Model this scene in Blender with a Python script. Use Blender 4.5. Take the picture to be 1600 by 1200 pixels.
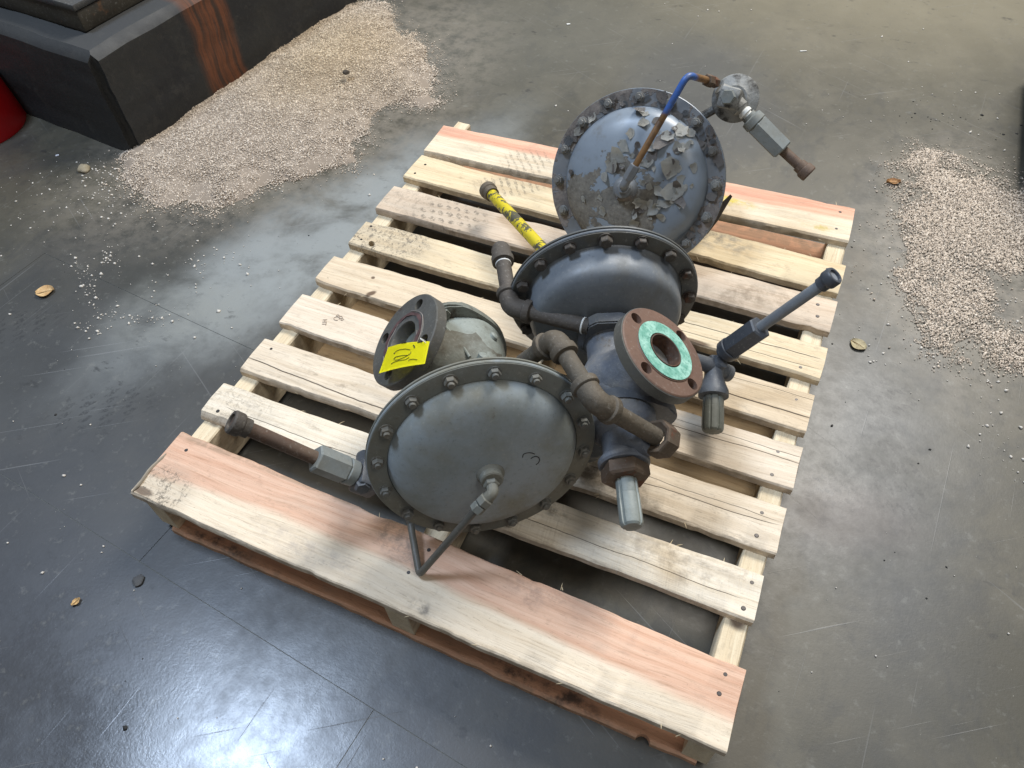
import bpy, bmesh, math, random
import numpy as np
from mathutils import Vector, Matrix, noise as mnoise
random.seed(7); rng = np.random.default_rng(7)
scene = bpy.context.scene
for o in list(bpy.data.objects): bpy.data.objects.remove(o)
COL = scene.collection

# ------------------------------------------------------------------ camera, world, lamps, exposure
# units are metres; x runs along the deck boards, y away from the viewer, z up from the shop floor
cam_d = bpy.data.cameras.new('camera'); cam = bpy.data.objects.new('camera', cam_d); COL.objects.link(cam)
right = Vector((0.91257696, 0.40695873, -0.03984833)); fwd = Vector((-0.28196944, 0.55571638, -0.78209497))
right.normalize(); fwd.normalize(); up = right.cross(fwd)
R3 = Matrix((right, up, -fwd)).transposed()
cam.matrix_world = Matrix.Translation((0.89317, -0.30536, 1.20581)) @ R3.to_4x4()
cam_d.sensor_width = 36; cam_d.lens = 26.21; cam_d.clip_start = 0.02; cam_d.clip_end = 60
scene.camera = cam
world = bpy.data.worlds.new('World'); scene.world = world; world.use_nodes = True
wb = world.node_tree.nodes['Background']; wb.inputs[0].default_value = (0.97, 0.98, 1.0, 1); wb.inputs[1].default_value = 0.24
def lamp(name, loc, target, sx, sy, power, col):
    d = bpy.data.lights.new(name, 'AREA'); d.shape = 'RECTANGLE'; d.size = sx; d.size_y = sy; d.energy = power; d.color = col
    o = bpy.data.objects.new(name, d); COL.objects.link(o); o.location = loc
    o.rotation_euler = (Vector(target) - Vector(loc)).to_track_quat('-Z', 'Y').to_euler(); return o
lamp('high_bay_lamp', (1.25, 3.7, 4.3), (0.6, 0.6, 0.1), 1.7, 1.7, 330, (1.0, 0.97, 0.92))
lamp('high_bay_lamp', (-1.75, 0.05, 5.0), (0.2, 0.1, 0.0), 1.0, 1.0, 205, (0.62, 0.77, 1.0))
lamp('high_bay_lamp', (3.2, -0.4, 5.0), (0.8, 0.4, 0.0), 1.2, 1.2, 52, (1.0, 0.97, 0.92))
scene.view_settings.view_transform = 'Standard'; scene.view_settings.look = 'None'
scene.view_settings.exposure = 0.0; scene.view_settings.gamma = 1.0
scene.render.engine = 'CYCLES'
scene.render.resolution_x = 1024; scene.render.resolution_y = 768

# ------------------------------------------------------------------ helpers
def lin(r, g, b):
    f = lambda c: (c/255/12.92) if c/255 <= 0.04045 else ((c/255+0.055)/1.055)**2.4
    return (f(r), f(g), f(b), 1)

class Mat:
    """small node-graph writer"""
    def __init__(s, name, rough=0.7, metal=0.0, spec=0.5):
        s.m = bpy.data.materials.new(name); s.m.use_nodes = True; s.t = s.m.node_tree
        s.b = s.t.nodes['Principled BSDF']; s.b.inputs['Roughness'].default_value = rough
        s.b.inputs['Metallic'].default_value = metal; s.b.inputs['Specular IOR Level'].default_value = spec
        s.tc = s.t.nodes.new('ShaderNodeTexCoord'); s.co = s.tc.outputs['Object']; s.h = None
    def n(s, typ): return s.t.nodes.new(typ)
    def put(s, sock, v):
        if hasattr(v, 'is_output'): s.t.links.new(v, sock)
        else: sock.default_value = v
    def math(s, op, a, b=None, c=None, clamp=False):
        n = s.n('ShaderNodeMath'); n.operation = op; n.use_clamp = clamp
        for i, v in enumerate((a, b, c)):
            if v is not None: s.put(n.inputs[i], v)
        return n.outputs[0]
    def vm(s, op, a, b=None):
        n = s.n('ShaderNodeVectorMath'); n.operation = op; s.put(n.inputs[0], a)
        if b is not None: s.put(n.inputs[1], b)
        return n.outputs[0]
    def sep(s, v):
        n = s.n('ShaderNodeSeparateXYZ'); s.put(n.inputs[0], v); return n.outputs
    def comb(s, x, y, z):
        n = s.n('ShaderNodeCombineXYZ')
        for i, v in enumerate((x, y, z)): s.put(n.inputs[i], v)
        return n.outputs[0]
    def scl(s, v, k): return s.vm('MULTIPLY', v, tuple(k) if hasattr(k, '__len__') else (k, k, k))
    def rot(s, v, ang, loc=(0, 0, 0)):
        n = s.n('ShaderNodeMapping'); n.vector_type = 'TEXTURE'; s.put(n.inputs['Vector'], v)
        n.inputs['Location'].default_value = loc; n.inputs['Rotation'].default_value = (0, 0, ang); return n.outputs[0]
    def noise(s, v=None, scale=5, detail=4, rough=0.55, dist=0.0, col=False):
        n = s.n('ShaderNodeTexNoise'); s.put(n.inputs['Vector'], v if v is not None else s.co)
        n.inputs['Scale'].default_value = scale; n.inputs['Detail'].default_value = detail
        n.inputs['Roughness'].default_value = rough; n.inputs['Distortion'].default_value = dist
        return n.outputs['Color' if col else 'Fac']
    def vor(s, v=None, scale=10, feat='F1', out='Distance', rnd=1.0):
        n = s.n('ShaderNodeTexVoronoi'); n.feature = feat; s.put(n.inputs['Vector'], v if v is not None else s.co)
        n.inputs['Scale'].default_value = scale; n.inputs['Randomness'].default_value = rnd; return n.outputs[out]
    def step(s, v, a, b):
        n = s.n('ShaderNodeMapRange'); n.interpolation_type = 'SMOOTHSTEP'; s.put(n.inputs[0], v)
        n.inputs[1].default_value = a; n.inputs[2].default_value = b; n.inputs[3].default_value = 0; n.inputs[4].default_value = 1
        return n.outputs[0]
    def mix(s, f, a, b, mode='MIX'):
        n = s.n('ShaderNodeMix'); n.data_type = 'RGBA'; n.blend_type = mode
        s.put(n.inputs[0], f); s.put(n.inputs[6], a); s.put(n.inputs[7], b); return n.outputs[2]
    def fmix(s, f, a, b):
        n = s.n('ShaderNodeMix'); s.put(n.inputs[0], f); s.put(n.inputs[2], a); s.put(n.inputs[3], b); return n.outputs[0]
    def blob(s, co, x, y, rx, ry, ang=0.0, soft=0.35, warp=0.0, wscale=4):
        v = co
        if warp:
            w = s.vm('SUBTRACT', s.noise(co, wscale, 4, 0.6, col=True), (0.5, 0.5, 0.5)); v = s.vm('ADD', v, s.scl(w, warp))
        v = s.rot(v, ang, (x, y, 0)); v = s.vm('MULTIPLY', v, (1/rx, 1/ry, 0))
        n = s.n('ShaderNodeVectorMath'); n.operation = 'LENGTH'; s.put(n.inputs[0], v)
        return s.step(n.outputs['Value'], 1+soft, 1-soft)
    def tread(s, co, x, y, rx, ry, ang, pu, pv, soft=0.25, mode=1):
        """boot-sole print inside an oval: 0 scribbled grit, 1 broken blocks, 2 slanted bars"""
        m = s.blob(co, x, y, rx, ry, ang, soft, 0.02, 30)
        cw = s.vm('ADD', co, s.scl(s.vm('SUBTRACT', s.noise(co, 38, 3, 0.6, col=True), (0.5, 0.5, 0.5)), 0.014 if mode else 0.03))
        v = s.sep(s.rot(cw, ang + 0.35, (x, y, 0)))
        if mode == 0:
            r1 = s.math('ABSOLUTE', s.math('SUBTRACT', s.noise(cw, 0.75/pu, 4, 0.65, 1.2), 0.5)); k = s.step(r1, 0.050, 0.018)
            k = s.math('MULTIPLY', k, s.step(s.noise(co, 60, 4, 0.7), 0.40, 0.60)); k = s.math('MAXIMUM', k, s.math('MULTIPLY', s.step(s.noise(co, 120, 4, 0.7), 0.56, 0.66), 0.75))
        else:
            a = s.math('SINE', s.math('MULTIPLY', v[0], 6.283/pu)); b = s.math('SINE', s.math('MULTIPLY', s.math('ADD', v[1], s.math('MULTIPLY', v[0], 0.5)), 6.283/pv))
            k = s.step(s.math('ADD', s.math('MULTIPLY', a, 0.8 if mode == 2 else 0.6), s.math('MULTIPLY', b, 0.25 if mode == 2 else 0.6)), 0.0, 0.5)
            k = s.math('MULTIPLY', k, s.step(s.noise(co, 110, 4, 0.75), 0.40, 0.60))
        return s.math('MULTIPLY', k, m)
    def bump(s, h, dist=0.001, strength=1.0):
        n = s.n('ShaderNodeBump'); n.inputs['Distance'].default_value = dist; n.inputs['Strength'].default_value = strength
        s.put(n.inputs['Height'], h)
        if s.h is not None: s.t.links.new(s.h, n.inputs['Normal'])
        s.h = n.outputs[0]; s.t.links.new(s.h, s.b.inputs['Normal'])
    def color(s, c): s.put(s.b.inputs['Base Color'], c)
    def rough(s, r): s.put(s.b.inputs['Roughness'], r)

def link(name, me, mat=None, parent=None, loc=None):
    o = bpy.data.objects.new(name, me); COL.objects.link(o)
    if mat is not None and not me.materials: me.materials.append(mat.m if isinstance(mat, Mat) else mat)
    if parent is not None: o.parent = parent
    if loc is not None: o.location = loc
    return o
def finish(bm, name, smooth=35):
    bmesh.ops.recalc_face_normals(bm, faces=bm.faces[:])
    me = bpy.data.meshes.new(name); bm.to_mesh(me); bm.free()
    if smooth:
        me.shade_smooth(); me.set_sharp_from_angle(angle=math.radians(smooth))
    return me
def thing(name, label, cat, loc=(0, 0, 0), group=None, rz=0):
    o = bpy.data.objects.new(name, None); COL.objects.link(o); o.location = loc; o.rotation_euler[2] = rz; o.empty_display_size = 0.05
    o['label'] = label; o['category'] = cat
    if group: o['group'] = group
    return o
def tag(o, label, cat, group=None, kind=None):
    if label: o['label'] = label
    if cat: o['category'] = cat
    if group: o['group'] = group
    if kind: o['kind'] = kind
    return o
def basis(n):
    n = Vector(n).normalized(); a = n.cross(Vector((0, 0, 1)))
    if a.length < 1e-4: a = Vector((1, 0, 0))
    a.normalize(); return a, n.cross(a), n
def lathe(bm, o, ax, prof, seg=48, lobes=None, a0=0.0):
    """revolve (radius, along-axis) pairs; closed at the ends"""
    o = Vector(o); a, b, n = basis(ax); rings = []
    for r, z in prof:
        ring = []
        for i in range(seg):
            t = a0 + 2*math.pi*i/seg; rr = r*(lobes(t) if lobes else 1)
            ring.append(bm.verts.new(o + n*z + (a*math.cos(t) + b*math.sin(t))*rr))
        rings.append(ring)
    for p, q in zip(rings, rings[1:]):
        for i in range(seg):
            j = (i+1) % seg; bm.faces.new((p[i], p[j], q[j], q[i]))
    bm.faces.new(rings[0][::-1]); bm.faces.new(rings[-1])
def ringlathe(bm, o, ax, prof, seg=64):
    """revolve a CLOSED profile (for hollow rings and bores)"""
    o = Vector(o); a, b, n = basis(ax); rings = []
    for r, z in prof:
        rings.append([bm.verts.new(o + n*z + (a*math.cos(2*math.pi*i/seg) + b*math.sin(2*math.pi*i/seg))*r) for i in range(seg)])
    for k in range(len(rings)):
        p, q = rings[k], rings[(k+1) % len(rings)]
        for i in range(seg):
            j = (i+1) % seg; bm.faces.new((p[i], p[j], q[j], q[i]))
def hexp(bm, p0, p1, r, ch=0.12, seg=6, a0=0.0):
    p0, p1 = Vector(p0), Vector(p1); L = (p1-p0).length; c = min(ch*r, L*0.3)
    lathe(bm, p0, p1-p0, [(r-c, 0), (r, c), (r, L-c), (r-c, L)], seg, a0=a0)
def fillet(pts, rad, k=7):
    pts = [Vector(p) for p in pts]; out = [pts[0]]
    for p, c, q in zip(pts, pts[1:], pts[2:]):
        u = (p-c).normalized(); v = (q-c).normalized(); ang = u.angle(v)
        t = min(rad/math.tan(ang/2), 0.45*(p-c).length, 0.45*(q-c).length)
        s, e = c+u*t, c+v*t
        for i in range(k+1):
            f = i/k; out.append(s*(1-f)**2 + c*2*f*(1-f) + e*f*f)
    out.append(pts[-1]); return out
def sweep(bm, pts, r, seg=16, jit=0.0):
    pts = [Vector(p) for p in pts]; n = len(pts); rings = []
    T = [(pts[min(i+1, n-1)] - pts[max(i-1, 0)]).normalized() for i in range(n)]
    a, b, _ = basis(T[0])
    for i in range(n):
        a = (a - T[i]*a.dot(T[i])).normalized(); b = T[i].cross(a)
        rr = (r[i] if hasattr(r, '__len__') else r)
        rings.append([bm.verts.new(pts[i] + (a*math.cos(2*math.pi*j/seg) + b*math.sin(2*math.pi*j/seg))*rr*(1+random.uniform(-jit, jit))) for j in range(seg)])
    for p, q in zip(rings, rings[1:]):
        for i in range(seg):
            j = (i+1) % seg; bm.faces.new((p[i], p[j], q[j], q[i]))
    bm.faces.new(rings[0][::-1]); bm.faces.new(rings[-1])
def elbow(bm, p, c, q, r, leg):
    p, c, q = Vector(p), Vector(c), Vector(q); u = (p-c).normalized(); v = (q-c).normalized()
    sweep(bm, fillet([c+u*leg, c, c+v*leg], leg*0.75), r*1.26, 20)
    for d in (u, v):
        lathe(bm, c+d*(leg-0.011), d, [(r*1.3, 0), (r*1.5, 0.002), (r*1.52, 0.010), (r*1.42, 0.0125), (r*1.1, 0.0125)], 24)
def box(bm, x0, x1, y0, y1, z0, z1, ch=0.0):
    r = bmesh.ops.create_cube(bm, size=1, matrix=Matrix.Translation(((x0+x1)/2, (y0+y1)/2, (z0+z1)/2)) @ Matrix.Diagonal((x1-x0, y1-y0, z1-z0, 1)))
    if ch: bmesh.ops.bevel(bm, geom=list({e for v in r['verts'] for e in v.link_edges}), offset=ch, segments=2, affect='EDGES', profile=0.5)
    return r['verts']
def cut(me_name, bm_a, bm_b, smooth=35):
    """bm_a minus bm_b, returned as plain mesh data"""
    bmesh.ops.recalc_face_normals(bm_a, faces=bm_a.faces[:]); bmesh.ops.recalc_face_normals(bm_b, faces=bm_b.faces[:])
    ma, mb = bpy.data.meshes.new('cut_a'), bpy.data.meshes.new('cut_b'); bm_a.to_mesh(ma); bm_b.to_mesh(mb); bm_a.free(); bm_b.free()
    oa, ob = bpy.data.objects.new('cut_a', ma), bpy.data.objects.new('cut_b', mb); COL.objects.link(oa); COL.objects.link(ob)
    md = oa.modifiers.new('cut', 'BOOLEAN'); md.object = ob; md.operation = 'DIFFERENCE'; md.solver = 'EXACT'
    bpy.context.view_layer.update(); dg = bpy.context.evaluated_depsgraph_get()
    me = bpy.data.meshes.new_from_object(oa.evaluated_get(dg)); me.name = me_name
    bpy.data.objects.remove(oa); bpy.data.objects.remove(ob); bpy.data.meshes.remove(ma); bpy.data.meshes.remove(mb)
    if smooth: me.shade_smooth(); me.set_sharp_from_angle(angle=math.radians(smooth))
    return me

# ------------------------------------------------------------------ materials
def wood_mat(name, light, mid, dark, band=None, cracks=(), knots=(), prints=(), blots=(), saw=0.0, ring=34, dirt=0.5, strk=1.0, width=0.09):
    M = Mat(name, 0.78, spec=0.25); co = M.co
    oi = M.n('ShaderNodeObjectInfo').outputs['Random']
    off = M.comb(M.math('MULTIPLY', oi, 31.0), M.math('MULTIPLY', oi, 17.0), 0.0); c2 = M.vm('ADD', co, off)
    wob = M.math('SUBTRACT', M.noise(M.scl(c2, (2.2, 7, 7)), 1, 3, 0.5), 0.5)
    s = M.sep(c2); yy = M.math('ADD', s[1], M.math('MULTIPLY', wob, 0.05))
    g1 = M.noise(M.comb(M.math('MULTIPLY', s[0], 3.0), M.math('MULTIPLY', yy, 95.0), M.math('MULTIPLY', s[2], 60.0)), 1, 5, 0.65)
    g2 = M.noise(M.comb(M.math('MULTIPLY', s[0], 14.0), M.math('MULTIPLY', yy, 420.0), M.math('MULTIPLY', s[2], 200.0)), 1, 3, 0.6)
    w = M.math('SINE', M.math('MULTIPLY', M.math('ADD', yy, M.math('MULTIPLY', wob, 0.03)), ring*6.283))
    streak = M.math('ADD', M.math('MULTIPLY', w, 0.20*strk), M.step(g1, 0.30, 0.72))
    c = M.mix(M.math('MULTIPLY', streak, 0.62, clamp=True), light, mid)
    if band:                                                   # heartwood: (y edge, softness, light, mid, +1 above the edge / -1 below)
        y0, sf, hl, hm, sg = band[:5]
        h = M.mix(M.math('MULTIPLY', streak, 0.75, clamp=True), hl, hm)
        o = M.sep(co); ye = M.math('ADD', M.math('ADD', o[1], M.math('MULTIPLY', M.math('SUBTRACT', M.noise(M.scl(co, (2.2, 2, 1)), 1, 3), 0.5), 0.05)), M.math('MULTIPLY', M.math('POWER', M.math('SUBTRACT', o[0], 0.5), 2.0), band[5] if len(band) > 5 else 0.0))
        c = M.mix(M.step(ye, y0-sg*sf, y0+sg*sf), c, h)
    c = M.mix(M.math('MULTIPLY', M.step(g2, 0.50, 0.74), 0.42), c, (0.55, 0.48, 0.40, 1), 'MULTIPLY')
    c = M.mix(M.math('MULTIPLY', M.step(M.noise(c2, 3.2, 5, 0.6), 0.50, 0.82), 0.5*dirt), c, (0.42, 0.40, 0.38, 1), 'MULTIPLY')
    c = M.mix(M.math('MULTIPLY', M.step(M.noise(M.scl(c2, (0.7, 1, 1)), 42, 4, 0.7), 0.60, 0.74), 0.55*dirt), c, (0.30, 0.27, 0.25, 1), 'MULTIPLY')
    o = M.sep(co); dk = None
    for (x0, x1, y0, sl, wd) in cracks:
        yc = M.math('ADD', M.math('ADD', y0, M.math('MULTIPLY', o[0], sl)), M.math('MULTIPLY', M.math('SUBTRACT', M.noise(M.comb(M.math('MULTIPLY', o[0], 5.0), y0*50, 0.0), 1, 4, 0.6), 0.5), 0.016))
        d = M.math('ABSOLUTE', M.math('SUBTRACT', o[1], yc))
        m = M.math('MULTIPLY', M.step(d, wd, wd*0.35), M.math('MULTIPLY', M.step(o[0], x0-0.02, x0+0.02), M.step(o[0], x1+0.02, x1-0.02)))
        dk = m if dk is None else M.math('MAXIMUM', dk, m)
    if dk is not None: c = M.mix(M.math('MULTIPLY', dk, 0.85), c, (0.035, 0.022, 0.014, 1))
    kn = None
    for (x, y, rx, ry, a) in knots:
        m = M.blob(co, x, y, rx, ry, a, 0.35, 0.004, 60); kn = m if kn is None else M.math('MAXIMUM', kn, m)
    if kn is not None: c = M.mix(M.math('MULTIPLY', kn, 0.85), c, lin(74, 50, 34))
    for (x, y, rx, ry, a, pu, pv, st, md) in prints:
        c = M.mix(M.math('MULTIPLY', M.tread(co, x, y, rx, ry, a, pu, pv, mode=md), st), c, lin(84, 78, 70))
        c = M.mix(M.math('MULTIPLY', M.blob(co, x, y, rx*1.1, ry*1.1, a, 0.4, 0.03, 14), st*0.34), c, lin(138, 128, 114))
    for (x, y, rx, ry, a, colr, st) in blots:
        bl = M.math('MULTIPLY', M.blob(co, x, y, rx, ry, a, 0.6, 0.05, 18), M.step(M.noise(c2, 45, 5, 0.7), 0.36, 0.66)); c = M.mix(M.math('MULTIPLY', bl, st), c, colr)
    fl = M.noise(M.comb(M.math('MULTIPLY', s[0], 55.0), M.math('MULTIPLY', yy, 520.0), M.math('MULTIPLY', s[2], 300.0)), 1, 3, 0.7)
    c = M.mix(M.math('MULTIPLY', M.step(fl, 0.60, 0.72), 0.42), c, lin(120, 98, 74))            # open pores and torn fibres
    sp = M.noise(c2, 210, 3, 0.75); c = M.mix(M.math('MULTIPLY', M.step(sp, 0.66, 0.74), 0.5*dirt + 0.15), c, lin(86, 76, 66))
    gz = M.noise(M.scl(c2, (1.0, 3.0, 1.0)), 6.5, 6, 0.65, 0.3); c = M.mix(M.math('MULTIPLY', M.step(gz, 0.50, 0.74), 0.5*dirt + 0.08), c, lin(146, 138, 126))   # handling grime, drawn out along the grain
    c = M.mix(M.math('MULTIPLY', M.step(M.noise(M.scl(c2, (0.8, 2.2, 1.0)), 27, 5, 0.7), 0.56, 0.70), 0.5*dirt), c, lin(104, 94, 84))
    ed = M.math('MINIMUM', o[1], M.math('SUBTRACT', width, o[1])); c = M.mix(M.math('MULTIPLY', M.math('MULTIPLY', M.step(ed, 0.006, 0.0), M.step(M.noise(c2, 40, 4, 0.6), 0.35, 0.6)), 0.45), c, lin(128, 112, 92))
    M.color(c)
    hgt = M.math('ADD', M.math('MULTIPLY', g1, 0.6), M.math('MULTIPLY', g2, 0.4))
    if dk is not None: hgt = M.math('SUBTRACT', hgt, M.math('MULTIPLY', dk, 1.6))
    M.bump(M.math('ADD', hgt, M.math('MULTIPLY', fl, -0.5)), 0.0016, 0.75)
    if saw:
        sx = M.math('ADD', o[0], M.math('MULTIPLY', o[1], 0.12))
        sw = M.noise(M.comb(M.math('MULTIPLY', sx, 260.0), M.math('MULTIPLY', o[1], 9.0), 0.0), 1, 2, 0.5); M.bump(sw, 0.0016, saw)
    return M
PALE, PALE2 = lin(217, 203, 182), lin(191, 173, 148)
GREY = lin(96, 92, 88)

def paint_metal(name, base, base2, dust, dust_amt=0.5, rust=None, rust_amt=0.2, rough=0.5, grain=0.0004, pit=0.0, spec=0.5):
    M = Mat(name, rough, spec=spec); co = M.co
    oi = M.n('ShaderNodeObjectInfo').outputs['Random']; c2 = M.vm('ADD', co, M.comb(M.math('MULTIPLY', oi, 9.0), 0.0, M.math('MULTIPLY', oi, 5.0)))
    n1 = M.noise(c2, 9, 5, 0.6, 0.4); n2 = M.noise(c2, 30, 5, 0.65); n3 = M.noise(c2, 170, 4, 0.7); n4 = M.noise(c2, 5, 4, 0.55, 0.6)
    c = M.mix(M.step(n1, 0.34, 0.68), base, base2)
    d = M.math('MULTIPLY', M.step(M.math('ADD', M.math('MULTIPLY', n4, 0.7), M.math('MULTIPLY', n2, 0.3)), 0.62-0.34*dust_amt, 0.74-0.18*dust_amt), 0.85)
    c = M.mix(d, c, dust)
    c = M.mix(M.math('MULTIPLY', M.step(n3, 0.56, 0.74), 0.35), c, (0.25, 0.24, 0.23, 1), 'MULTIPLY')
    c = M.mix(M.math('MULTIPLY', M.step(n3, 0.44, 0.30), 0.20), c, lin(170, 168, 160))
    rg = M.fmix(d, rough, min(0.95, rough+0.3))
    if rust is not None:
        rm = M.step(M.math('ADD', M.math('MULTIPLY', n2, 0.6), M.math('MULTIPLY', n1, 0.4)), 0.66-0.3*rust_amt, 0.72-0.2*rust_amt)
        rc = M.mix(M.step(n3, 0.3, 0.7), rust, (rust[0]*0.45, rust[1]*0.4, rust[2]*0.4, 1)); c = M.mix(M.math('MULTIPLY', rm, 0.9), c, rc); rg = M.fmix(rm, rg, 0.9)
    M.color(c); M.rough(rg)
    M.bump(M.math('ADD', n3, M.math('MULTIPLY', n2, 1.5)), grain, 0.8)
    if pit: M.bump(M.noise(c2, 60, 3, 0.6), pit, 0.7)
    return M
def flat(name, c, rough=0.6, metal=0.0, var=0.25, spec=0.5):
    M = Mat(name, rough, metal, spec); n = M.noise(None, 40, 4, 0.6); k = (c[0]*(1-var), c[1]*(1-var), c[2]*(1-var), 1)
    M.color(M.mix(M.step(n, 0.3, 0.7), c, k)); M.bump(n, 0.0003, 0.4); return M
RUST = lin(96, 62, 42)
M_A = paint_metal('olive_grey_painted_steel', lin(114, 117, 113), lin(102, 104, 97), lin(105, 101, 88), 0.7, lin(104, 92, 74), 0.12, 0.55)
M_A_dome = paint_metal('dusty_grey_painted_dome', lin(136, 145, 150), lin(122, 127, 123), lin(119, 116, 102), 0.64, lin(104, 94, 78), 0.16, 0.62, 0.0002)
M_A_body = paint_metal('stained_grey_green_casting', lin(132, 138, 131), lin(106, 108, 99), lin(74, 66, 52), 0.55, lin(70, 58, 44), 0.35, 0.6, 0.0006, 0.0015)
M_A_flange = paint_metal('dirty_dark_flange_steel', lin(84, 84, 80), lin(70, 68, 64), lin(82, 76, 64), 0.5, lin(70, 50, 40), 0.3, 0.6, 0.0006)
M_B = paint_metal('blue_grey_painted_steel', lin(112, 118, 124), lin(98, 104, 110), lin(104, 104, 100), 0.45, None, 0, 0.42, 0.00015)
M_B_rim = paint_metal('dusty_dark_rim_steel', lin(84, 87, 88), lin(74, 76, 75), lin(86, 82, 72), 0.55, None, 0, 0.48, 0.0003)
M_B_body = paint_metal('worn_blue_casting', lin(104, 110, 119), lin(82, 87, 96), lin(126, 121, 111), 0.62, lin(88, 80, 68), 0.28, 0.5, 0.0008, 0.0015)
M_B_dark = paint_metal('dark_blue_grey_casting', lin(86, 90, 95), lin(72, 75, 80), lin(90, 89, 85), 0.4, None, 0, 0.5, 0.0005)
M_bolt_d = paint_metal('dark_rusty_bolt_steel', lin(70, 64, 58), lin(58, 54, 50), lin(76, 68, 56), 0.5, RUST, 0.3, 0.6)
M_bolt_a = paint_metal('dusty_bolt_steel', lin(104, 104, 98), lin(92, 92, 88), lin(100, 94, 82), 0.5, None, 0, 0.5)
M_bolt_c = paint_metal('weathered_bolt_steel', lin(120, 120, 116), lin(98, 98, 96), lin(92, 88, 82), 0.4, None, 0, 0.45)
M_pipe = paint_metal('brown_grimy_pipe', lin(92, 82, 68), lin(72, 66, 56), lin(88, 83, 74), 0.5, lin(108, 80, 50), 0.30, 0.7, 0.0010, 0.0018)
M_pipe_d = paint_metal('dark_grimy_pipe', lin(78, 71, 64), lin(64, 59, 53), lin(82, 77, 70), 0.5, lin(88, 70, 52), 0.25, 0.7, 0.0010, 0.0018)
M_rustpipe = paint_metal('rusty_pipe_nipple', lin(92, 74, 60), lin(76, 60, 50), lin(84, 76, 66), 0.3, lin(98, 66, 46), 0.5, 0.7, 0.0006)
M_rusthex = paint_metal('rusty_hex_iron', lin(92, 76, 60), lin(78, 62, 48), lin(80, 72, 60), 0.35, lin(112, 62, 34), 0.45, 0.7, 0.0007)
M_alu = paint_metal('grey_alloy_hex', lin(122, 128, 127), lin(110, 115, 114), lin(110, 108, 98), 0.45, None, 0, 0.58, 0.0002)
M_cap = paint_metal('pale_grey_green_cap', lin(136, 142, 137), lin(116, 122, 118), lin(104, 106, 98), 0.45, lin(108, 96, 78), 0.16, 0.5, 0.0005)
M_capd = paint_metal('dull_grey_ribbed_cap', lin(108, 110, 102), lin(96, 98, 90), lin(98, 94, 82), 0.4, None, 0, 0.5, 0.0003)
M_blue = paint_metal('blue_grey_pipe_paint', lin(122, 127, 132), lin(106, 110, 115), lin(106, 105, 100), 0.5, None, 0, 0.5)
M_tube = paint_metal('grey_green_tube_paint', lin(90, 88, 80), lin(78, 76, 70), lin(88, 82, 72), 0.5, None, 0, 0.5, 0.0002)
M_hexd = paint_metal('dark_hex_steel', lin(70, 74, 80), lin(58, 61, 66), lin(82, 82, 78), 0.3, None, 0, 0.45)
M_black = flat('black_opening', (0.012, 0.011, 0.010, 1), 0.8)
M_white = flat('white_thread_tape', lin(215, 215, 210), 0.7, 0, 0.1)
M_ink = flat('black_marker_ink', (0.01, 0.01, 0.011, 1), 0.6, 0, 0.0)
M_nail = flat('nail_steel', lin(70, 66, 64), 0.45, 0.6)

def peel_mat(name, top, top2, under, under2, amt, cx=None):
    M = Mat(name, 0.45); co = M.co
    n1 = M.noise(co, 11, 6, 0.62, 0.5); n2 = M.noise(co, 32, 5, 0.65); n3 = M.noise(co, 160, 4, 0.7)
    field = M.math('ADD', M.math('MULTIPLY', n1, 0.75), M.math('MULTIPLY', n2, 0.25))
    if cx: field = M.math('ADD', field, M.math('MULTIPLY', M.blob(co, cx[0], cx[1], cx[2], cx[3], 0, 0.75, 0.08, 12), 0.24))
    m = M.step(field, 0.62-amt, 0.635-amt)
    t = M.mix(M.step(M.noise(co, 6, 4, 0.6), 0.3, 0.7), top, top2)
    t = M.mix(M.math('MULTIPLY', M.step(n2, 0.5, 0.8), 0.6), t, lin(98, 96, 90))
    u = M.mix(M.step(n2, 0.3, 0.7), under, under2); u = M.mix(M.math('MULTIPLY', M.step(n3, 0.5, 0.7), 0.6), u, lin(140, 136, 126)); u = M.mix(M.math('MULTIPLY', M.step(n3, 0.46, 0.3), 0.55), u, lin(58, 52, 46))
    M.color(M.mix(m, t, u)); M.rough(M.fmix(m, 0.36, 0.88))
    M.bump(m, 0.0007, 0.8); M.bump(M.math('MULTIPLY', n3, M.math('ADD', M.math('MULTIPLY', m, 0.9), 0.1)), 0.0009, 0.8)
    return M
M_C = peel_mat('peeling_blue_grey_paint', lin(128, 138, 148), lin(112, 121, 131), lin(116, 112, 104), lin(96, 92, 85), -0.045, (-0.045, -0.165, 0.115, 0.050))
M_C_rim = peel_mat('flaking_rim_paint', lin(118, 121, 124), lin(104, 107, 110), lin(122, 114, 108), lin(102, 95, 90), 0.10)
M_flake = paint_metal('loose_paint_flake', lin(186, 185, 178), lin(170, 169, 162), lin(160, 154, 142), 0.35, None, 0, 0.7, 0.0004)

M_flake2 = paint_metal('weathered_rim_flake', lin(134, 130, 126), lin(116, 110, 106), lin(120, 112, 104), 0.4, None, 0, 0.75, 0.0004)

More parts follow.
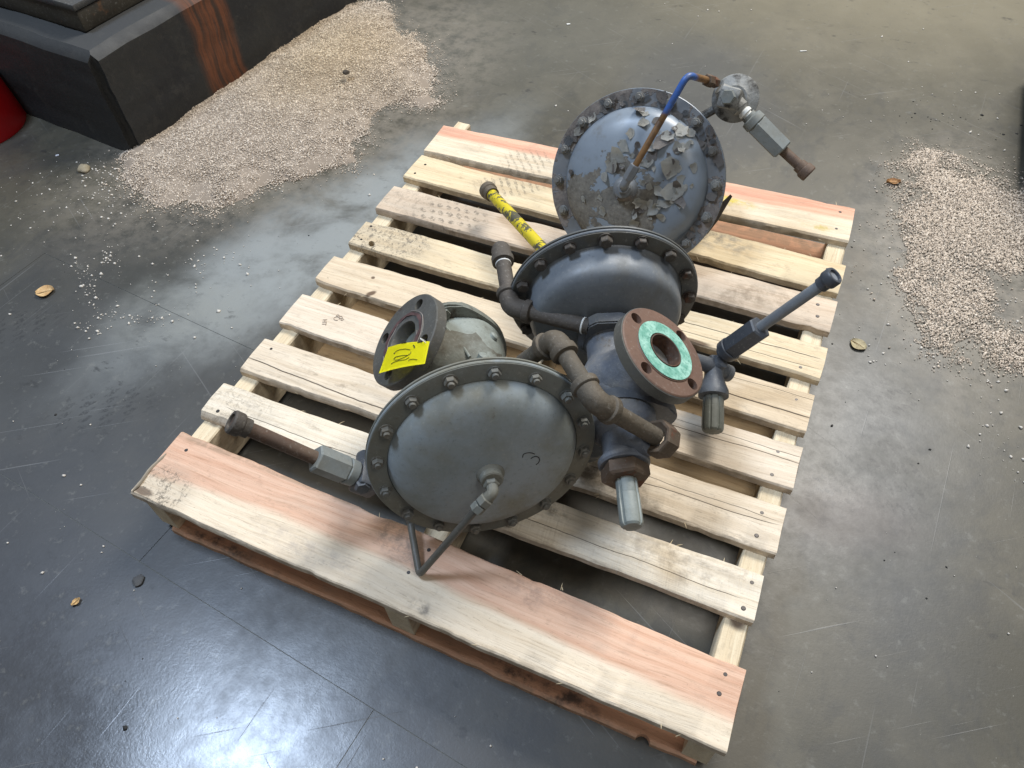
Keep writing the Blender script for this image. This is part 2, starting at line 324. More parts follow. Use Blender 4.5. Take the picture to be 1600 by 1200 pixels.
# ------------------------------------------------------------------ shop floor (slabs with recessed joints) 
def floor_mat():
    M = Mat('grimy_concrete', 0.5, spec=0.5); co = M.co
    big = M.noise(co, 1.1, 5, 0.6, 0.3); mid = M.noise(co, 5, 6, 0.65, 0.3); fine = M.noise(co, 38, 5, 0.7); dot = M.noise(co, 190, 3, 0.7)
    c = M.mix(M.step(big, 0.32, 0.68), lin(79, 75, 64), lin(62, 60, 51))
    c = M.mix(M.math('MULTIPLY', M.step(mid, 0.40, 0.72), 0.55), c, lin(92, 87, 74))
    c = M.mix(M.math('MULTIPLY', M.step(M.noise(M.scl(co, (1.0, 0.7, 1)), 2.6, 6, 0.68, 0.8), 0.50, 0.62), 0.50), c, lin(56, 56, 53))
    c = M.mix(M.math('MULTIPLY', M.step(M.noise(M.scl(co, (1.3, 0.8, 1)), 11, 6, 0.72, 0.5), 0.50, 0.66), 0.48), c, lin(50, 50, 47))
    # paler tone at the far right, darker tone at the near left
    c = M.mix(M.math('MULTIPLY', M.blob(co, 1.15, 2.75, 1.0, 0.55, 0.3, 0.8, 0.3, 2), 0.75), c, lin(124, 117, 98))
    c = M.mix(M.math('MULTIPLY', M.blob(co, -0.1, 1.9, 0.6, 0.35, 0.3, 0.7, 0.3, 2), 0.5), c, lin(98, 97, 89))
    c = M.mix(M.math('MULTIPLY', M.blob(co, -0.45, 0.12, 0.60, 0.42, 0.4, 0.7, 0.25, 3), 0.75), c, lin(58, 60, 62))
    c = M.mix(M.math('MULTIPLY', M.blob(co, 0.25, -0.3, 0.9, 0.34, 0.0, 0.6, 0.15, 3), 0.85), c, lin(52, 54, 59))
    c = M.mix(M.math('MULTIPLY', M.blob(co, -0.45, 0.62, 0.20, 0.17, 0.2, 0.35, 0.16, 5), 0.85), c, lin(58, 58, 54))      # oil-soaked patch
    c = M.mix(M.math('MULTIPLY', M.blob(co, -0.26, 0.80, 0.12, 0.10, 0.2, 0.4, 0.12, 5), 0.7), c, lin(62, 61, 57))
    c = M.mix(M.math('MULTIPLY', M.math('MULTIPLY', M.blob(co, -0.15, 0.84, 0.17, 0.56, -0.35, 0.5, 0.2, 4), M.step(mid, 0.22, 0.58)), 0.80), c, lin(142, 146, 145))   # pale scuffed strip
    c = M.mix(M.math('MULTIPLY', M.math('MULTIPLY', M.blob(co, -0.32, 0.47, 0.13, 0.10, 0.3, 0.7, 0.2, 6), M.step(mid, 0.3, 0.65)), 0.8), c, lin(126, 127, 121))
    c = M.mix(M.math('MULTIPLY', M.blob(co, 0.52, 1.75, 0.22, 0.34, 0.3, 0.3, 0.1, 4), 0.45), c, lin(70, 72, 73))
    c = M.mix(M.math('MULTIPLY', M.blob(co, 1.18, 0.62, 0.12, 0.4, 0.2, 0.8, 0.2, 4), 0.55), c, lin(62, 66, 70))
    c = M.mix(M.math('MULTIPLY', M.blob(co, 1.12, 0.50, 0.10, 0.06, 0.2, 0.8, 0.1, 6), 0.35), c, lin(96, 84, 79))
    sm = M.math('MULTIPLY', M.step(M.noise(co, 2.4, 4, 0.6), 0.42, 0.66), M.step(M.noise(M.scl(co, (1, 1.6, 1)), 17, 4, 0.65), 0.60, 0.70))
    c = M.mix(M.math('MULTIPLY', sm, 0.75), c, lin(38, 38, 38))                              # dark spots and scuffs
    du = M.math('MAXIMUM', M.blob(co, -0.56, 1.33, 0.42, 0.72, -0.28, 0.35, 0.15, 6), M.blob(co, 1.27, 1.32, 0.22, 0.42, 0.1, 0.45, 0.18, 6))     # dust off the granules
    c = M.mix(M.math('MULTIPLY', M.math('MULTIPLY', du, M.step(M.noise(co, 24, 5, 0.7), 0.30, 0.62)), 0.55), c, lin(134, 126, 114))
    c = M.mix(M.math('MULTIPLY', M.step(fine, 0.55, 0.75), 0.35), c, lin(60, 60, 60))
    c = M.mix(M.math('MULTIPLY', M.step(fine, 0.44, 0.28), 0.25), c, lin(128, 128, 122))
    c = M.mix(M.math('MULTIPLY', M.step(dot, 0.70, 0.76), 0.6), c, lin(170, 168, 160))
    pr = None
    for a in ((1.20, 0.63, 0.05, 0.12, 0.25, 0.016, 0.05), (1.10, 0.57, 0.05, 0.05, 0.6, 0.014, 0.03), (1.17, 0.80, 0.05, 0.05, 0.9, 0.014, 0.04), (-0.30, 0.17, 0.05, 0.11, -0.9, 0.018, 0.05), (-0.66, 0.27, 0.05, 0.10, -0.7, 0.018, 0.05)):
        t = M.tread(co, *a, soft=0.4); pr = t if pr is None else M.math('MAXIMUM', pr, t)
    c = M.mix(M.math('MULTIPLY', pr, 0.75), c, lin(42, 42, 42))
    # fine scratches in two directions
    sc = None
    for ang, k in ((0.6, 1.0), (-0.5, 0.8), (1.5, 0.7)):
        v = M.sep(M.rot(co, ang)); ln = M.noise(M.comb(M.math('MULTIPLY', v[0], 2.2), M.math('MULTIPLY', v[1], 160.0), 0.0), 1, 2, 0.5)
        q = M.math('MULTIPLY', M.step(ln, 0.69, 0.75), k); sc = q if sc is None else M.math('MAXIMUM', sc, q)
    c = M.mix(M.math('MULTIPLY', sc, 0.28), c, lin(132, 132, 132))
    M.color(c)
    wet = M.blob(co, 0.30, -0.34, 0.50, 0.24, 0.0, 0.7, 0.12, 4)
    M.rough(M.math('ADD', M.fmix(wet, 0.40, 0.17), M.math('ADD', M.math('MULTIPLY', M.step(mid, 0.35, 0.7), 0.09), M.math('MULTIPLY', M.step(fine, 0.4, 0.7), 0.05))))
    M.bump(M.math('ADD', M.math('MULTIPLY', fine, 0.6), M.math('MULTIPLY', dot, 0.5)), 0.00045, 0.6); M.bump(sc, 0.0003, 0.4)
    return M
M_floor = floor_mat()
M_joint = flat('joint_grime', lin(112, 112, 106), 0.9)
bm = bmesh.new(); box(bm, -9, 9, -7, 11, -0.12, -0.0012)
floor = link('floor', finish(bm, 'floor', 0), M_joint); floor['kind'] = 'structure'
YAW = math.radians(-5.5); cs, sn = math.cos(YAW), math.sin(YAW)
def bxy(u, v): return (u*cs - v*sn, u*sn + v*cs)               # shop axes -> pallet axes
def slab(pts, g=0.0006):
    """one poured panel; the outline is pulled in to leave the joint"""
    n = len(pts); ins = []
    for i in range(n):
        p, c, q = (Vector(pts[(i+k) % n]) for k in (-1, 0, 1)); u = (c-p).normalized(); v = (q-c).normalized()
        ins.append(c + (Vector((-u.y, u.x)) + Vector((-v.y, v.x)))*g)
    bm = bmesh.new(); lo = [bm.verts.new((*bxy(*c), -0.003)) for c in ins]; hi = [bm.verts.new((*bxy(*c), 0)) for c in ins]; bm.faces.new(hi)
    for i in range(n): bm.faces.new((lo[i], lo[(i+1) % n], hi[(i+1) % n], hi[i]))
    link('floor_slab', finish(bm, 'floor_slab', 0), M_floor, floor)
VJ, UJ, UJ2, VK = -0.066, 0.531, -0.836, 0.412
slab([(-6.5, -5), (UJ, -5), (UJ, VJ), (-6.5, VJ)]); slab([(UJ, -5), (6.5, -5), (6.5, VJ), (UJ, VJ)])
UH = 0.015
slab([(UJ2, VJ), (UH, VJ), (UH, VK), (UJ2, VK)]); slab([(-6.5, VJ), (UJ2, VJ), (UJ2, VK), (UH, VK), (UH, VJ), (6.5, VJ), (6.5, 9), (-6.5, 9)])

# ------------------------------------------------------------------ machine plinth, machine base, bucket, cabinet at the frame's edge
def plinth_mat():
    M = Mat('dark_painted_concrete', 0.7); co = M.co; n = M.noise(co, 7, 5, 0.6); f = M.noise(co, 60, 5, 0.7)
    c = M.mix(M.step(n, 0.3, 0.7), lin(35, 35, 33), lin(24, 24, 25)); c = M.mix(M.math('MULTIPLY', M.step(f, 0.5, 0.8), 0.4), c, lin(60, 58, 53)); c = M.mix(M.math('MULTIPLY', M.step(M.noise(co, 16, 6, 0.72), 0.54, 0.66), 0.5), c, lin(52, 50, 46)); c = M.mix(M.math('MULTIPLY', M.step(M.sep(co)[2], 0.262, 0.284), 0.5), c, lin(70, 71, 71))
    o = M.sep(co)                                               # rust water ran from the top edge down the right-hand face
    yw = M.math('ADD', o[1], M.math('MULTIPLY', M.math('SUBTRACT', M.noise(M.scl(co, (1, 1.5, 7)), 1, 3), 0.5), 0.05))
    run = M.math('MULTIPLY', M.step(yw, 0.30, 0.34), M.step(yw, 0.485, 0.45))
    st = M.noise(M.comb(0.0, M.math('MULTIPLY', yw, 55.0), M.math('MULTIPLY', o[2], 4.0)), 1, 4, 0.6)
    rr = M.mix(M.step(st, 0.35, 0.65), lin(104, 58, 30), lin(50, 34, 24))
    c = M.mix(M.math('MULTIPLY', M.math('MULTIPLY', run, M.step(st, 0.22, 0.45)), M.step(o[0], -0.10, -0.04)), c, rr)
    M.color(c); M.rough(M.fmix(M.step(n, 0.3, 0.7), 0.62, 0.8)); M.bump(f, 0.002, 0.7); return M
pl = thing('machine_plinth', 'dark concrete machine plinth with an orange rust streak, behind the granule heap', 'plinth', (-0.862, 0.905, 0), rz=YAW)
bm = bmesh.new(); xs, ys = [-2.2, 0], [0, 2.6]
# tapered block with worn chamfered edges
def block(bm, x0, x1, y0, y1, z1, tap, ch):
    v = []
    for z, d in ((0, 0), (z1-ch, tap), (z1, tap+ch)):
        v.append([bm.verts.new(p) for p in ((x0, y0+d, z), (x1-d, y0+d, z), (x1-d, y1, z), (x0, y1, z))])
    for a, b in zip(v, v[1:]):
        for i in range(4): bm.faces.new((a[i], a[(i+1) % 4], b[(i+1) % 4], b[i]))
    bm.faces.new(v[0][::-1]); bm.faces.new(v[-1])
block(bm, -2.2, 0, 0, 2.6, 0.287, 0.006, 0.022)
bmesh.ops.bevel(bm, geom=[e for e in bm.edges if abs(e.verts[0].co.z-e.verts[1].co.z) > 0.1 and e.verts[0].co.x > -0.1 and e.verts[0].co.y < 0.1], offset=0.02, segments=3, affect='EDGES')
bmesh.ops.subdivide_edges(bm, edges=[e for e in bm.edges if e.calc_length() > 0.2], cuts=26, use_grid_fill=True)
for v in bm.verts: v.co += mnoise.noise_vector(v.co*7)*0.005 + mnoise.noise_vector(v.co*26)*0.003
link('block', finish(bm, 'block', 40), plinth_mat(), pl)
M_steel = paint_metal('grey_machine_paint', lin(64, 66, 68), lin(50, 51, 54), lin(66, 64, 59), 0.4, lin(98, 78, 50), 0.15, 0.5)
M_steel2 = paint_metal('brown_stained_steel', lin(60, 55, 44), lin(46, 41, 33), lin(54, 50, 43), 0.4, lin(100, 72, 46), 0.35, 0.6)
bm = bmesh.new(); box(bm, -2.15, -0.105, 0.085, 2.5, 0.289, 0.345, 0.006); ft = link('machine_foot', finish(bm, 'machine_foot', 40), M_steel2, pl)
bm = bmesh.new(); box(bm, -2.15, -0.10, 0.08, 2.5, 0.3455, 0.364, 0.005); link('base_plate', finish(bm, 'base_plate', 40), M_steel, ft)
bk = thing('bucket', 'red plastic bucket cut off by the left edge, beside the dark plinth', 'bucket', (-1.424, 0.840, 0))
M_red = flat('red_plastic', lin(170, 14, 20), 0.35, 0, 0.12)
bm = bmesh.new(); ringlathe(bm, (0, 0, 0), (0, 0, 1), [(0.001, 0.0), (0.138, 0.0), (0.140, 0.004), (0.127, 0.138), (0.123, 0.138), (0.135, 0.008), (0.001, 0.008)], 64); link('body', finish(bm, 'body', 40), M_red, bk)
bm = bmesh.new(); ringlathe(bm, (0, 0, 0.132), (0, 0, 1), [(0.1285, 0), (0.132, 0.001), (0.133, 0.006), (0.130, 0.009), (0.1235, 0.0085), (0.1225, 0.0065), (0.1285, 0.0065)], 64); link('rim', finish(bm, 'rim', 40), flat('pale_red_rim', lin(196, 60, 66), 0.3, 0, 0.1), bk)
cb = thing('steel_cabinet', 'dark steel cabinet just showing at the right edge of the picture', 'cabinet', (1.382, 1.60, 0))
M_cab = flat('dark_cabinet_paint', lin(38, 38, 40), 0.5)
bm = bmesh.new(); box(bm, 0.0, 0.5, 0.0, 0.55, 0.03, 0.40, 0.006); link('carcass', finish(bm, 'carcass', 40), M_cab, cb)
bm = bmesh.new(); box(bm, 0.02, 0.48, 0.02, 0.53, 0.0, 0.029); link('kick_plinth', finish(bm, 'kick_plinth', 0), M_cab, cb)
bm = bmesh.new(); box(bm, -0.012, -0.001, 0.02, 0.53, 0.05, 0.38, 0.003); dd = link('door', finish(bm, 'door', 40), M_cab, cb)
bm = bmesh.new(); sweep(bm, fillet([(-0.013, 0.08, 0.18), (-0.035, 0.08, 0.18), (-0.035, 0.08, 0.28), (-0.013, 0.08, 0.28)], 0.008), 0.005, 10); link('handle', finish(bm, 'handle'), M_nail, dd)

# ------------------------------------------------------------------ pallet
H = 0.125; TH = 0.017
pal = thing('wooden_pallet', 'pale wooden shipping pallet of nine deck boards under the three gas regulators', 'pallet', (0, 0, 0))
def board_bm(l, w, t, wob=0.0019, wane=0.0, n=84, arch=0.0, seed=0, skew=0.0):
    """sawn board along x; wavy edges, rounded arrises, optional wane on the front arris"""
    bm = bmesh.new(); rings = []
    for i in range(n+1):
        x = l*i/n; f = lambda k, s=6.0: mnoise.noise(Vector((x*s, seed*7.3+k*3.1, 0.5)))
        y0 = f(0)*wob*1.6 + f(5, 34)*wob*0.8 + max(0, f(8, 22)-0.45)*0.012; y1 = w + f(1)*wob*1.6 + f(6, 34)*wob*0.8 - max(0, f(9, 22)-0.45)*0.012 + skew*(x/l-0.5); z1 = t + f(2, 3)*0.0012 + f(7, 40)*0.0003; c = 0.0022 + abs(f(3, 12))*0.002
        wn = max(0.0, wane*(0.6 + 0.9*f(4, 3)))
        rings.append([bm.verts.new(p) for p in ((x, y0, 0), (x, y0+wn*0.2, max(0.004, t-c-wn*0.9)), (x, y0+c+wn, z1-wn*0.12), (x, y0+(y1-y0)*0.5, z1 + arch), (x, y1-c, z1), (x, y1, t-c), (x, y1, 0))])
    m = len(rings[0])
    for p, q in zip(rings, rings[1:]):
        for i in range(m):
            j = (i+1) % m; bm.faces.new((p[i], p[j], q[j], q[i]))
    for ring in (rings[0], rings[-1]):
        for v in ring: v.co.x += mnoise.noise(v.co*60 + Vector((seed, 0, 0)))*0.0018
    bm.faces.new(rings[0][::-1]); bm.faces.new(rings[-1]); return bm
# (x left, x right, front y left, front y right, width, z rise, material)
SCUFF = lin(104, 98, 92)
W1 = wood_mat('board_two_tone', lin(222, 208, 186), lin(206, 188, 162), 0, band=(0.064, 0.010, lin(212, 178, 154), lin(194, 152, 126), 1, 0.10), prints=[(0.05, 0.03, 0.055, 0.035, -0.2, 0.018, 0.03, 0.8, 0)],
              knots=[(0.02, 0.012, 0.02, 0.007, 0)], blots=[(0.47, 0.105, 0.06, 0.03, -0.4, SCUFF, 0.6), (0.55, 0.02, 0.02, 0.012, 0, lin(70, 70, 72), 0.7), (0.7, 0.11, 0.05, 0.02, 0, lin(130, 110, 100), 0.5), (0.35, 0.03, 0.1, 0.02, 0, lin(150, 142, 138), 0.4)], dirt=0.35, ring=60, saw=0.35, width=0.128)
W2 = wood_mat('board_rough_sawn', lin(224, 213, 194), lin(205, 189, 163), 0, cracks=[(0.05, 0.98, 0.030, 0.0, 0.0007)], saw=1.0, dirt=0.6, prints=[(0.06, 0.035, 0.07, 0.05, 0.3, 0.02, 0.04, 0.35, 0)],
              blots=[(0.60, 0.05, 0.05, 0.02, -0.5, lin(70, 72, 70), 0.6), (0.68, 0.07, 0.03, 0.015, -0.5, lin(60, 60, 58), 0.8), (0.88, 0.05, 0.09, 0.03, 0, lin(140, 128, 112), 0.6)], knots=[(0.268, 0.025, 0.006, 0.004, 0)])
W3 = wood_mat('board_cracked', PALE, PALE2, 0, cracks=[(0.0, 0.55, 0.030, -0.035, 0.0016), (0.70, 1.0, 0.030, 0.02, 0.0009), (0.55, 1.0, 0.068, -0.01, 0.0006)], dirt=0.7, saw=0.3, blots=[(0.72, 0.04, 0.12, 0.03, -0.3, lin(120, 108, 92), 0.7), (0.66, 0.03, 0.07, 0.03, -0.3, lin(90, 78, 64), 0.6)])
W4 = wood_mat('board_pale', lin(218, 204, 184), lin(197, 179, 156), 0, cracks=[(0.62, 1.02, 0.050, 0.004, 0.0009), (0.80, 1.02, 0.064, 0.004, 0.0006)], dirt=0.35, saw=0.2)
W5 = wood_mat('board_split', lin(213, 196, 170), lin(189, 168, 140), 0, cracks=[(0.68, 1.02, 0.036, -0.004, 0.0018), (0.55, 1.02, 0.067, 0.008, 0.0006)], knots=[(0.135, 0.012, 0.012, 0.006, 0.9), (0.115, 0.055, 0.004, 0.004, 0), (0.84, 0.06, 0.003, 0.003, 0)], dirt=0.4, saw=0.2)
W6 = wood_mat('board_knot_hole', lin(217, 201, 171), lin(195, 172, 136), 0, cracks=[(0.62, 1.0, 0.052, -0.004, 0.0012), (0.6, 1.0, 0.022, 0.002, 0.0007)], prints=[(0.075, 0.042, 0.10, 0.06, 0.25, 0.013, 0.022, 0.9, 0)], knots=[(0.78, 0.005, 0.03, 0.006, 0), (0.70, 0.06, 0.006, 0.005, 0)], dirt=0.5, ring=26)
W7 = wood_mat('board_pinkish_tan', lin(205, 188, 167), lin(184, 163, 140), 0, prints=[(0.17, 0.035, 0.09, 0.05, 0.2, 0.02, 0.026, 0.75, 1), (0.06, 0.05, 0.07, 0.04, 0.2, 0.014, 0.026, 0.35, 0)], knots=[(0.66, 0.06, 0.006, 0.004, 0)], dirt=0.5, ring=20, blots=[(0.86, 0.04, 0.10, 0.03, 0.3, lin(120, 104, 86), 0.6)])
W8 = wood_mat('board_yellow', lin(215, 198, 165), lin(193, 170, 134), 0, prints=[(0.25, 0.06, 0.08, 0.035, 0.3, 0.016, 0.05, 0.6, 2)], blots=[(0.75, 0.06, 0.08, 0.03, 0, lin(104, 108, 112), 0.6), (0.70, 0.07, 0.05, 0.02, 0, lin(96, 88, 74), 0.7)], dirt=0.5, ring=24)
W9 = wood_mat('board_red_edge', lin(217, 203, 179), lin(198, 178, 149), 0, band=(0.068, 0.008, lin(216, 172, 146), lin(194, 138, 114), 1), prints=[(0.26, 0.04, 0.06, 0.05, 0.3, 0.016, 0.06, 0.5, 2)], blots=[(0.72, 0.05, 0.07, 0.015, 0, lin(190, 170, 40), 0.9), (0.95, 0.03, 0.03, 0.01, 0, lin(180, 160, 60), 0.7)], dirt=0.45, ring=22, strk=1.6, width=0.121, saw=0.3)
BOARDS = [(-0.003, 1.018, 0.000, 0.002, 0.128, 0, W1, 0.0), (-0.002, 1.011, 0.181, 0.190, 0.079, 0, W2, 0.006), (0.004, 1.019, 0.297, 0.311, 0.088, 0, W3, 0.002),
          (0.002, 1.020, 0.429, 0.434, 0.090, 0, W4, 0.0), (0.000, 1.018, 0.558, 0.558, 0.088, 0, W5, 0.001), (0.005, 1.020, 0.688, 0.684, 0.085, 0, W6, 0.002),
          (0.000, 1.017, 0.817, 0.811, 0.090, 0, W7, 0.001), (0.000, 1.015, 0.948, 0.922, 0.092, 0, W8, 0.001), (-0.002, 1.010, 1.055, 1.086, 0.121, 0, W9, 0.003)]
bm = bmesh.new(); lathe(bm, (0, 0, -0.004), (0, 0, 1), [(0.0036, 0), (0.0037, 0.0036), (0.0029, 0.0043)], 10); nail_me = finish(bm, 'nail'); nail_me.materials.append(M_nail.m)
for i, (x0, x1, ya, yb, w, dz, mt, wane) in enumerate(BOARDS):
    L = x1-x0; bm = board_bm(L, w, TH, wane=wane, seed=i+1, arch=0.0006, skew=(-0.020 if i == 0 else 0.0))
    if i == 5:
        hb = bmesh.new(); lathe(hb, (0.047, 0.018, -0.02), (0.1, 0, 1), [(0.0095, 0), (0.0078, 0.03), (0.0085, 0.06)], 14, lambda t: 1+0.2*math.sin(2*t)); me = cut('deck_board', bm, hb, 40)
    else: me = finish(bm, 'deck_board', 40)
    b = link('deck_board', me, mt, pal, (x0, ya, H-TH)); b.rotation_euler[2] = math.atan2(yb-ya, L)
    for xs in (0.024, 0.512, 0.988):
        for f in ((0.24, 0.5, 0.78) if i == 0 else (0.27, 0.73)):
            n = link('nail', nail_me, None, b, (xs - x0 + random.uniform(-.008, .008), w*f + random.uniform(-.008, .008), TH+random.uniform(-0.0004, 0.0008)))
WS = wood_mat('stringer_wood', lin(216, 202, 174), lin(194, 174, 142), 0, knots=[(0.19, 0.02, 0.02, 0.012, 0.3)], dirt=0.35, ring=30, saw=0.3)
for k, (xa, xb, y0, y1) in enumerate(((0.004, 0.044, 0.008, 1.225), (0.489, 0.529, 0.006, 1.19), (0.971, 1.009, 0.007, 1.195))):
    me = finish(board_bm(y1-y0, xb-xa, 0.091, 0.001, seed=20+k, n=40), 'stringer', 40)
    s = link('stringer', me, WS, pal, (xb, y0, 0.0165)); s.rotation_euler[2] = math.pi/2
WB = wood_mat('bottom_board_wood', lin(198, 154, 124), lin(170, 126, 98), 0, dirt=0.8, blots=[(0.1, 0.01, 0.08, 0.012, 0, lin(60, 58, 56), 0.9), (0.72, 0.01, 0.09, 0.012, 0, lin(60, 58, 56), 0.9)], ring=30)
WB2 = wood_mat('bottom_board_pale', lin(172, 150, 118), lin(146, 122, 90), 0, dirt=0.9, ring=30)
for k, (y0, w) in enumerate(((0.002, 0.140), (0.450, 0.098), (0.585, 0.090), (1.075, 0.125))):
    l = 0.965 if k == 0 else 1.0; bm = board_bm(l, w, 0.016, 0.003 if k == 0 else 0.0015, seed=40+k, wane=0.003 if k == 0 else 0.0)
    if k == 0:
        hb = bmesh.new(); lathe(hb, (0.885, -0.002, -0.01), (0, 0, 1), [(0.011, 0), (0.011, 0.04)], 16); me = cut('bottom_board', bm, hb, 40)
    else: me = finish(bm, 'bottom_board', 40)
    link('bottom_board', me, WB if k in (0, 3) else WB2, pal, (0.03 if k == 0 else 0.008, y0, 0.0004))
bm = bmesh.new()
for i, (x0, x1, ya, yb, w, dz, mt, wane) in enumerate(BOARDS):
    for k in range(9):
        x = random.uniform(0.05, 0.97); e = random.choice((0, 1)); y = ya + (yb-ya)*x + (w if e else 0); L = random.uniform(0.004, 0.014); sg = 1 if e else -1
        p = Vector((x, y, H - random.uniform(0.001, 0.012))); d = Vector((random.uniform(-1, 1), sg*random.uniform(0.15, 0.8), random.uniform(-0.1, 0.5))).normalized()
        sweep(bm, [p - d*0.002, p + d*L*0.5, p + d*L + Vector((0, 0, -L*0.15))], [0.0006, 0.0005, 0.00015], 4)
sp = link('splinters', finish(bm, 'splinters', 0), flat('splinter_wood', lin(224, 206, 170), 0.9), pal); sp['kind'] = 'stuff'
bm = bmesh.new(); pts = [Vector((0.004 + 0.002*math.sin(k), 0.004 + 0.0105*k, TH + 0.0022 + 0.0012*math.sin(k*0.7))) for k in range(9)]; sweep(bm, pts, [0.001] + [0.0028]*7 + [0.0008], 6); b1 = [o for o in pal.children if o.name.startswith('deck_board')][0]
link('lifted_splinter', finish(bm, 'lifted_splinter', 0), flat('weathered_splinter', lin(150, 140, 124), 0.9), b1)
# heat-treatment stamp burnt into the fourth board
def text_mesh(name, body, size, depth=0.0002):
    cu = bpy.data.curves.new('t', 'FONT'); cu.body = body; cu.size = size; cu.extrude = depth/2; cu.align_x = 'CENTER'; cu.align_y = 'CENTER'
    o = bpy.data.objects.new('t', cu); COL.objects.link(o); bpy.context.view_layer.update()
    me = bpy.data.meshes.new_from_object(o.evaluated_get(bpy.context.evaluated_depsgraph_get())); me.name = name; bpy.data.objects.remove(o); bpy.data.curves.remove(cu); return me
M_burn = flat('burnt_stamp', lin(140, 122, 108), 0.9)
b4 = [o for o in pal.children if o.name.startswith('deck_board')][3]
st = link('stamp', text_mesh('stamp', 'HT', 0.013), M_burn, b4, (0.088, 0.034, TH+0.0016)); st.rotation_euler[2] = -1.15
bm = bmesh.new()
for cx, cy, r in ((0.106, 0.052, 0.006), (0.112, 0.058, 0.0035), (0.104, 0.060, 0.003), (0.118, 0.054, 0.003)):
    pts = [Vector((cx+r*math.cos(t), cy+r*0.8*math.sin(t), TH+0.0015)) for t in np.linspace(0, 5.6, 12)]; sweep(bm, pts, 0.0005, 5)
link('stamp', finish(bm, 'emblem'), M_burn, b4)

# ------------------------------------------------------------------ gas regulators
class Frame:
    """diaphragm frame: centre, in-plane axes a (left) and b (up), outward normal n"""
    def __init__(s, c, az, el, base):
        s.c = Vector(c); az, el = math.radians(az), math.radians(el)
        s.n = Vector((math.cos(el)*math.cos(az), math.cos(el)*math.sin(az), math.sin(el)))
        s.a = s.n.cross(Vector((0, 0, 1))).normalized(); s.b = s.a.cross(s.n); s.base = Vector(base); s.o = s.c - s.base
    def L(s, x, y, z): return s.o + s.a*x + s.b*y + s.n*z      # diaphragm coordinates -> coordinates of the thing
    def W(s, x, y, z): return Vector((x, y, z)) - s.base        # shop coordinates -> coordinates of the thing
PROF = [(0.139, 0.001), (0.1378, 0.006), (0.136, 0.010), (0.131, 0.018), (0.122, 0.0255), (0.108, 0.0315), (0.090, 0.036), (0.065, 0.0395), (0.035, 0.042), (0.004, 0.043)]
def cover(F, R, mat, root, kr=1.0, ks=1.0, name='diaphragm_cover', seg=96, prof=None):
    bm = bmesh.new(); p = [(0.004, -0.0035), (R-0.0015, -0.0035), (R, -0.002), (R, 0.0), (R-0.0012, 0.0014)] + [(r*kr, s*ks+0.0006) for r, s in (prof or PROF)]
    lathe(bm, F.o, F.n, p, seg); return link(name, finish(bm, name, 28), mat, root)
def back_case(F, R, mat, root, depth=0.05, sign=-1, seg=96):
    bm = bmesh.new(); lathe(bm, F.o + F.n*(sign*0.0038), F.n*sign, [(R-0.003, 0), (R, 0.0012), (R, 0.004), (R-0.002, 0.0055), (0.140, 0.006), (0.132, depth*0.55), (0.115, depth*0.85), (0.085, depth), (0.03, depth*1.05), (0.004, depth*1.05)], seg)
    return link('diaphragm_case', finish(bm, 'diaphragm_case', 28), mat, root)
def nut_mesh(stud=True):
    bm = bmesh.new()
    lathe(bm, (0, 0, 0), (0, 0, 1), [(0.0105, 0.0), (0.0105, 0.0012), (0.0098, 0.0016)], 20)
    lathe(bm, (0, 0, 0.0014), (0, 0, 1), [(0.0086, 0), (0.0090, 0.001), (0.0090, 0.0065), (0.0080, 0.0078)], 6)
    if stud: lathe(bm, (0, 0, 0.008), (0, 0, 1), [(0.0050, 0), (0.0050, 0.004), (0.0042, 0.0052)], 12)
    else: lathe(bm, (0, 0, 0.0088), (0, 0, 1), [(0.0070, 0), (0.0062, 0.0006)], 14)
    return finish(bm, 'bolt', 30)
def bolts(F, root, me, mat, rc, a0, z=0.0018, n=16, skip=(), big=1.0):
    if not me.materials: me.materials.append(mat.m)
    q = F.n.to_track_quat('Z', 'Y')
    for i in range(n):
        if i in skip: continue
        t = math.radians(a0 + 360/n*i); o = link('bolt', me, None, root, F.L(rc*math.cos(t), rc*math.sin(t), z))
        o.rotation_mode = 'QUATERNION'; o.rotation_quaternion = q @ Matrix.Rotation(random.uniform(0, 1.05), 4, 'Z').to_quaternion(); s = random.uniform(0.94, 1.06)*big; o.scale = (s, s, s*random.uniform(0.9, 1.12))
def pipe_flange(o, d, R, th, bore, bolt_r, root, mat, ang=0.4, raised=0.55, hole=0.0088, name='flange'):
    """flange disc whose sealing face looks along d, with a bore and four bolt holes"""
    bm = bmesh.new(); o, d = Vector(o), Vector(d).normalized()
    ringlathe(bm, o, d, [(bore, -th-0.03), (R*0.62, -th-0.008), (R*0.66, -th), (R-0.0015, -th), (R, -th+0.0015), (R, -0.0035), (R-0.002, -0.002), (R*raised+0.001, -0.0016), (R*raised, 0.0), (bore+0.001, 0.0), (bore, -0.002)], 72)
    hb = bmesh.new(); a, b, n = basis(d)
    for k in range(4):
        t = ang + k*math.pi/2; lathe(hb, o + (a*math.cos(t)+b*math.sin(t))*bolt_r - n*(th+0.03), n, [(hole, 0), (hole, th+0.06)], 16)
    return link(name, cut(name, bm, hb, 30), mat, root)
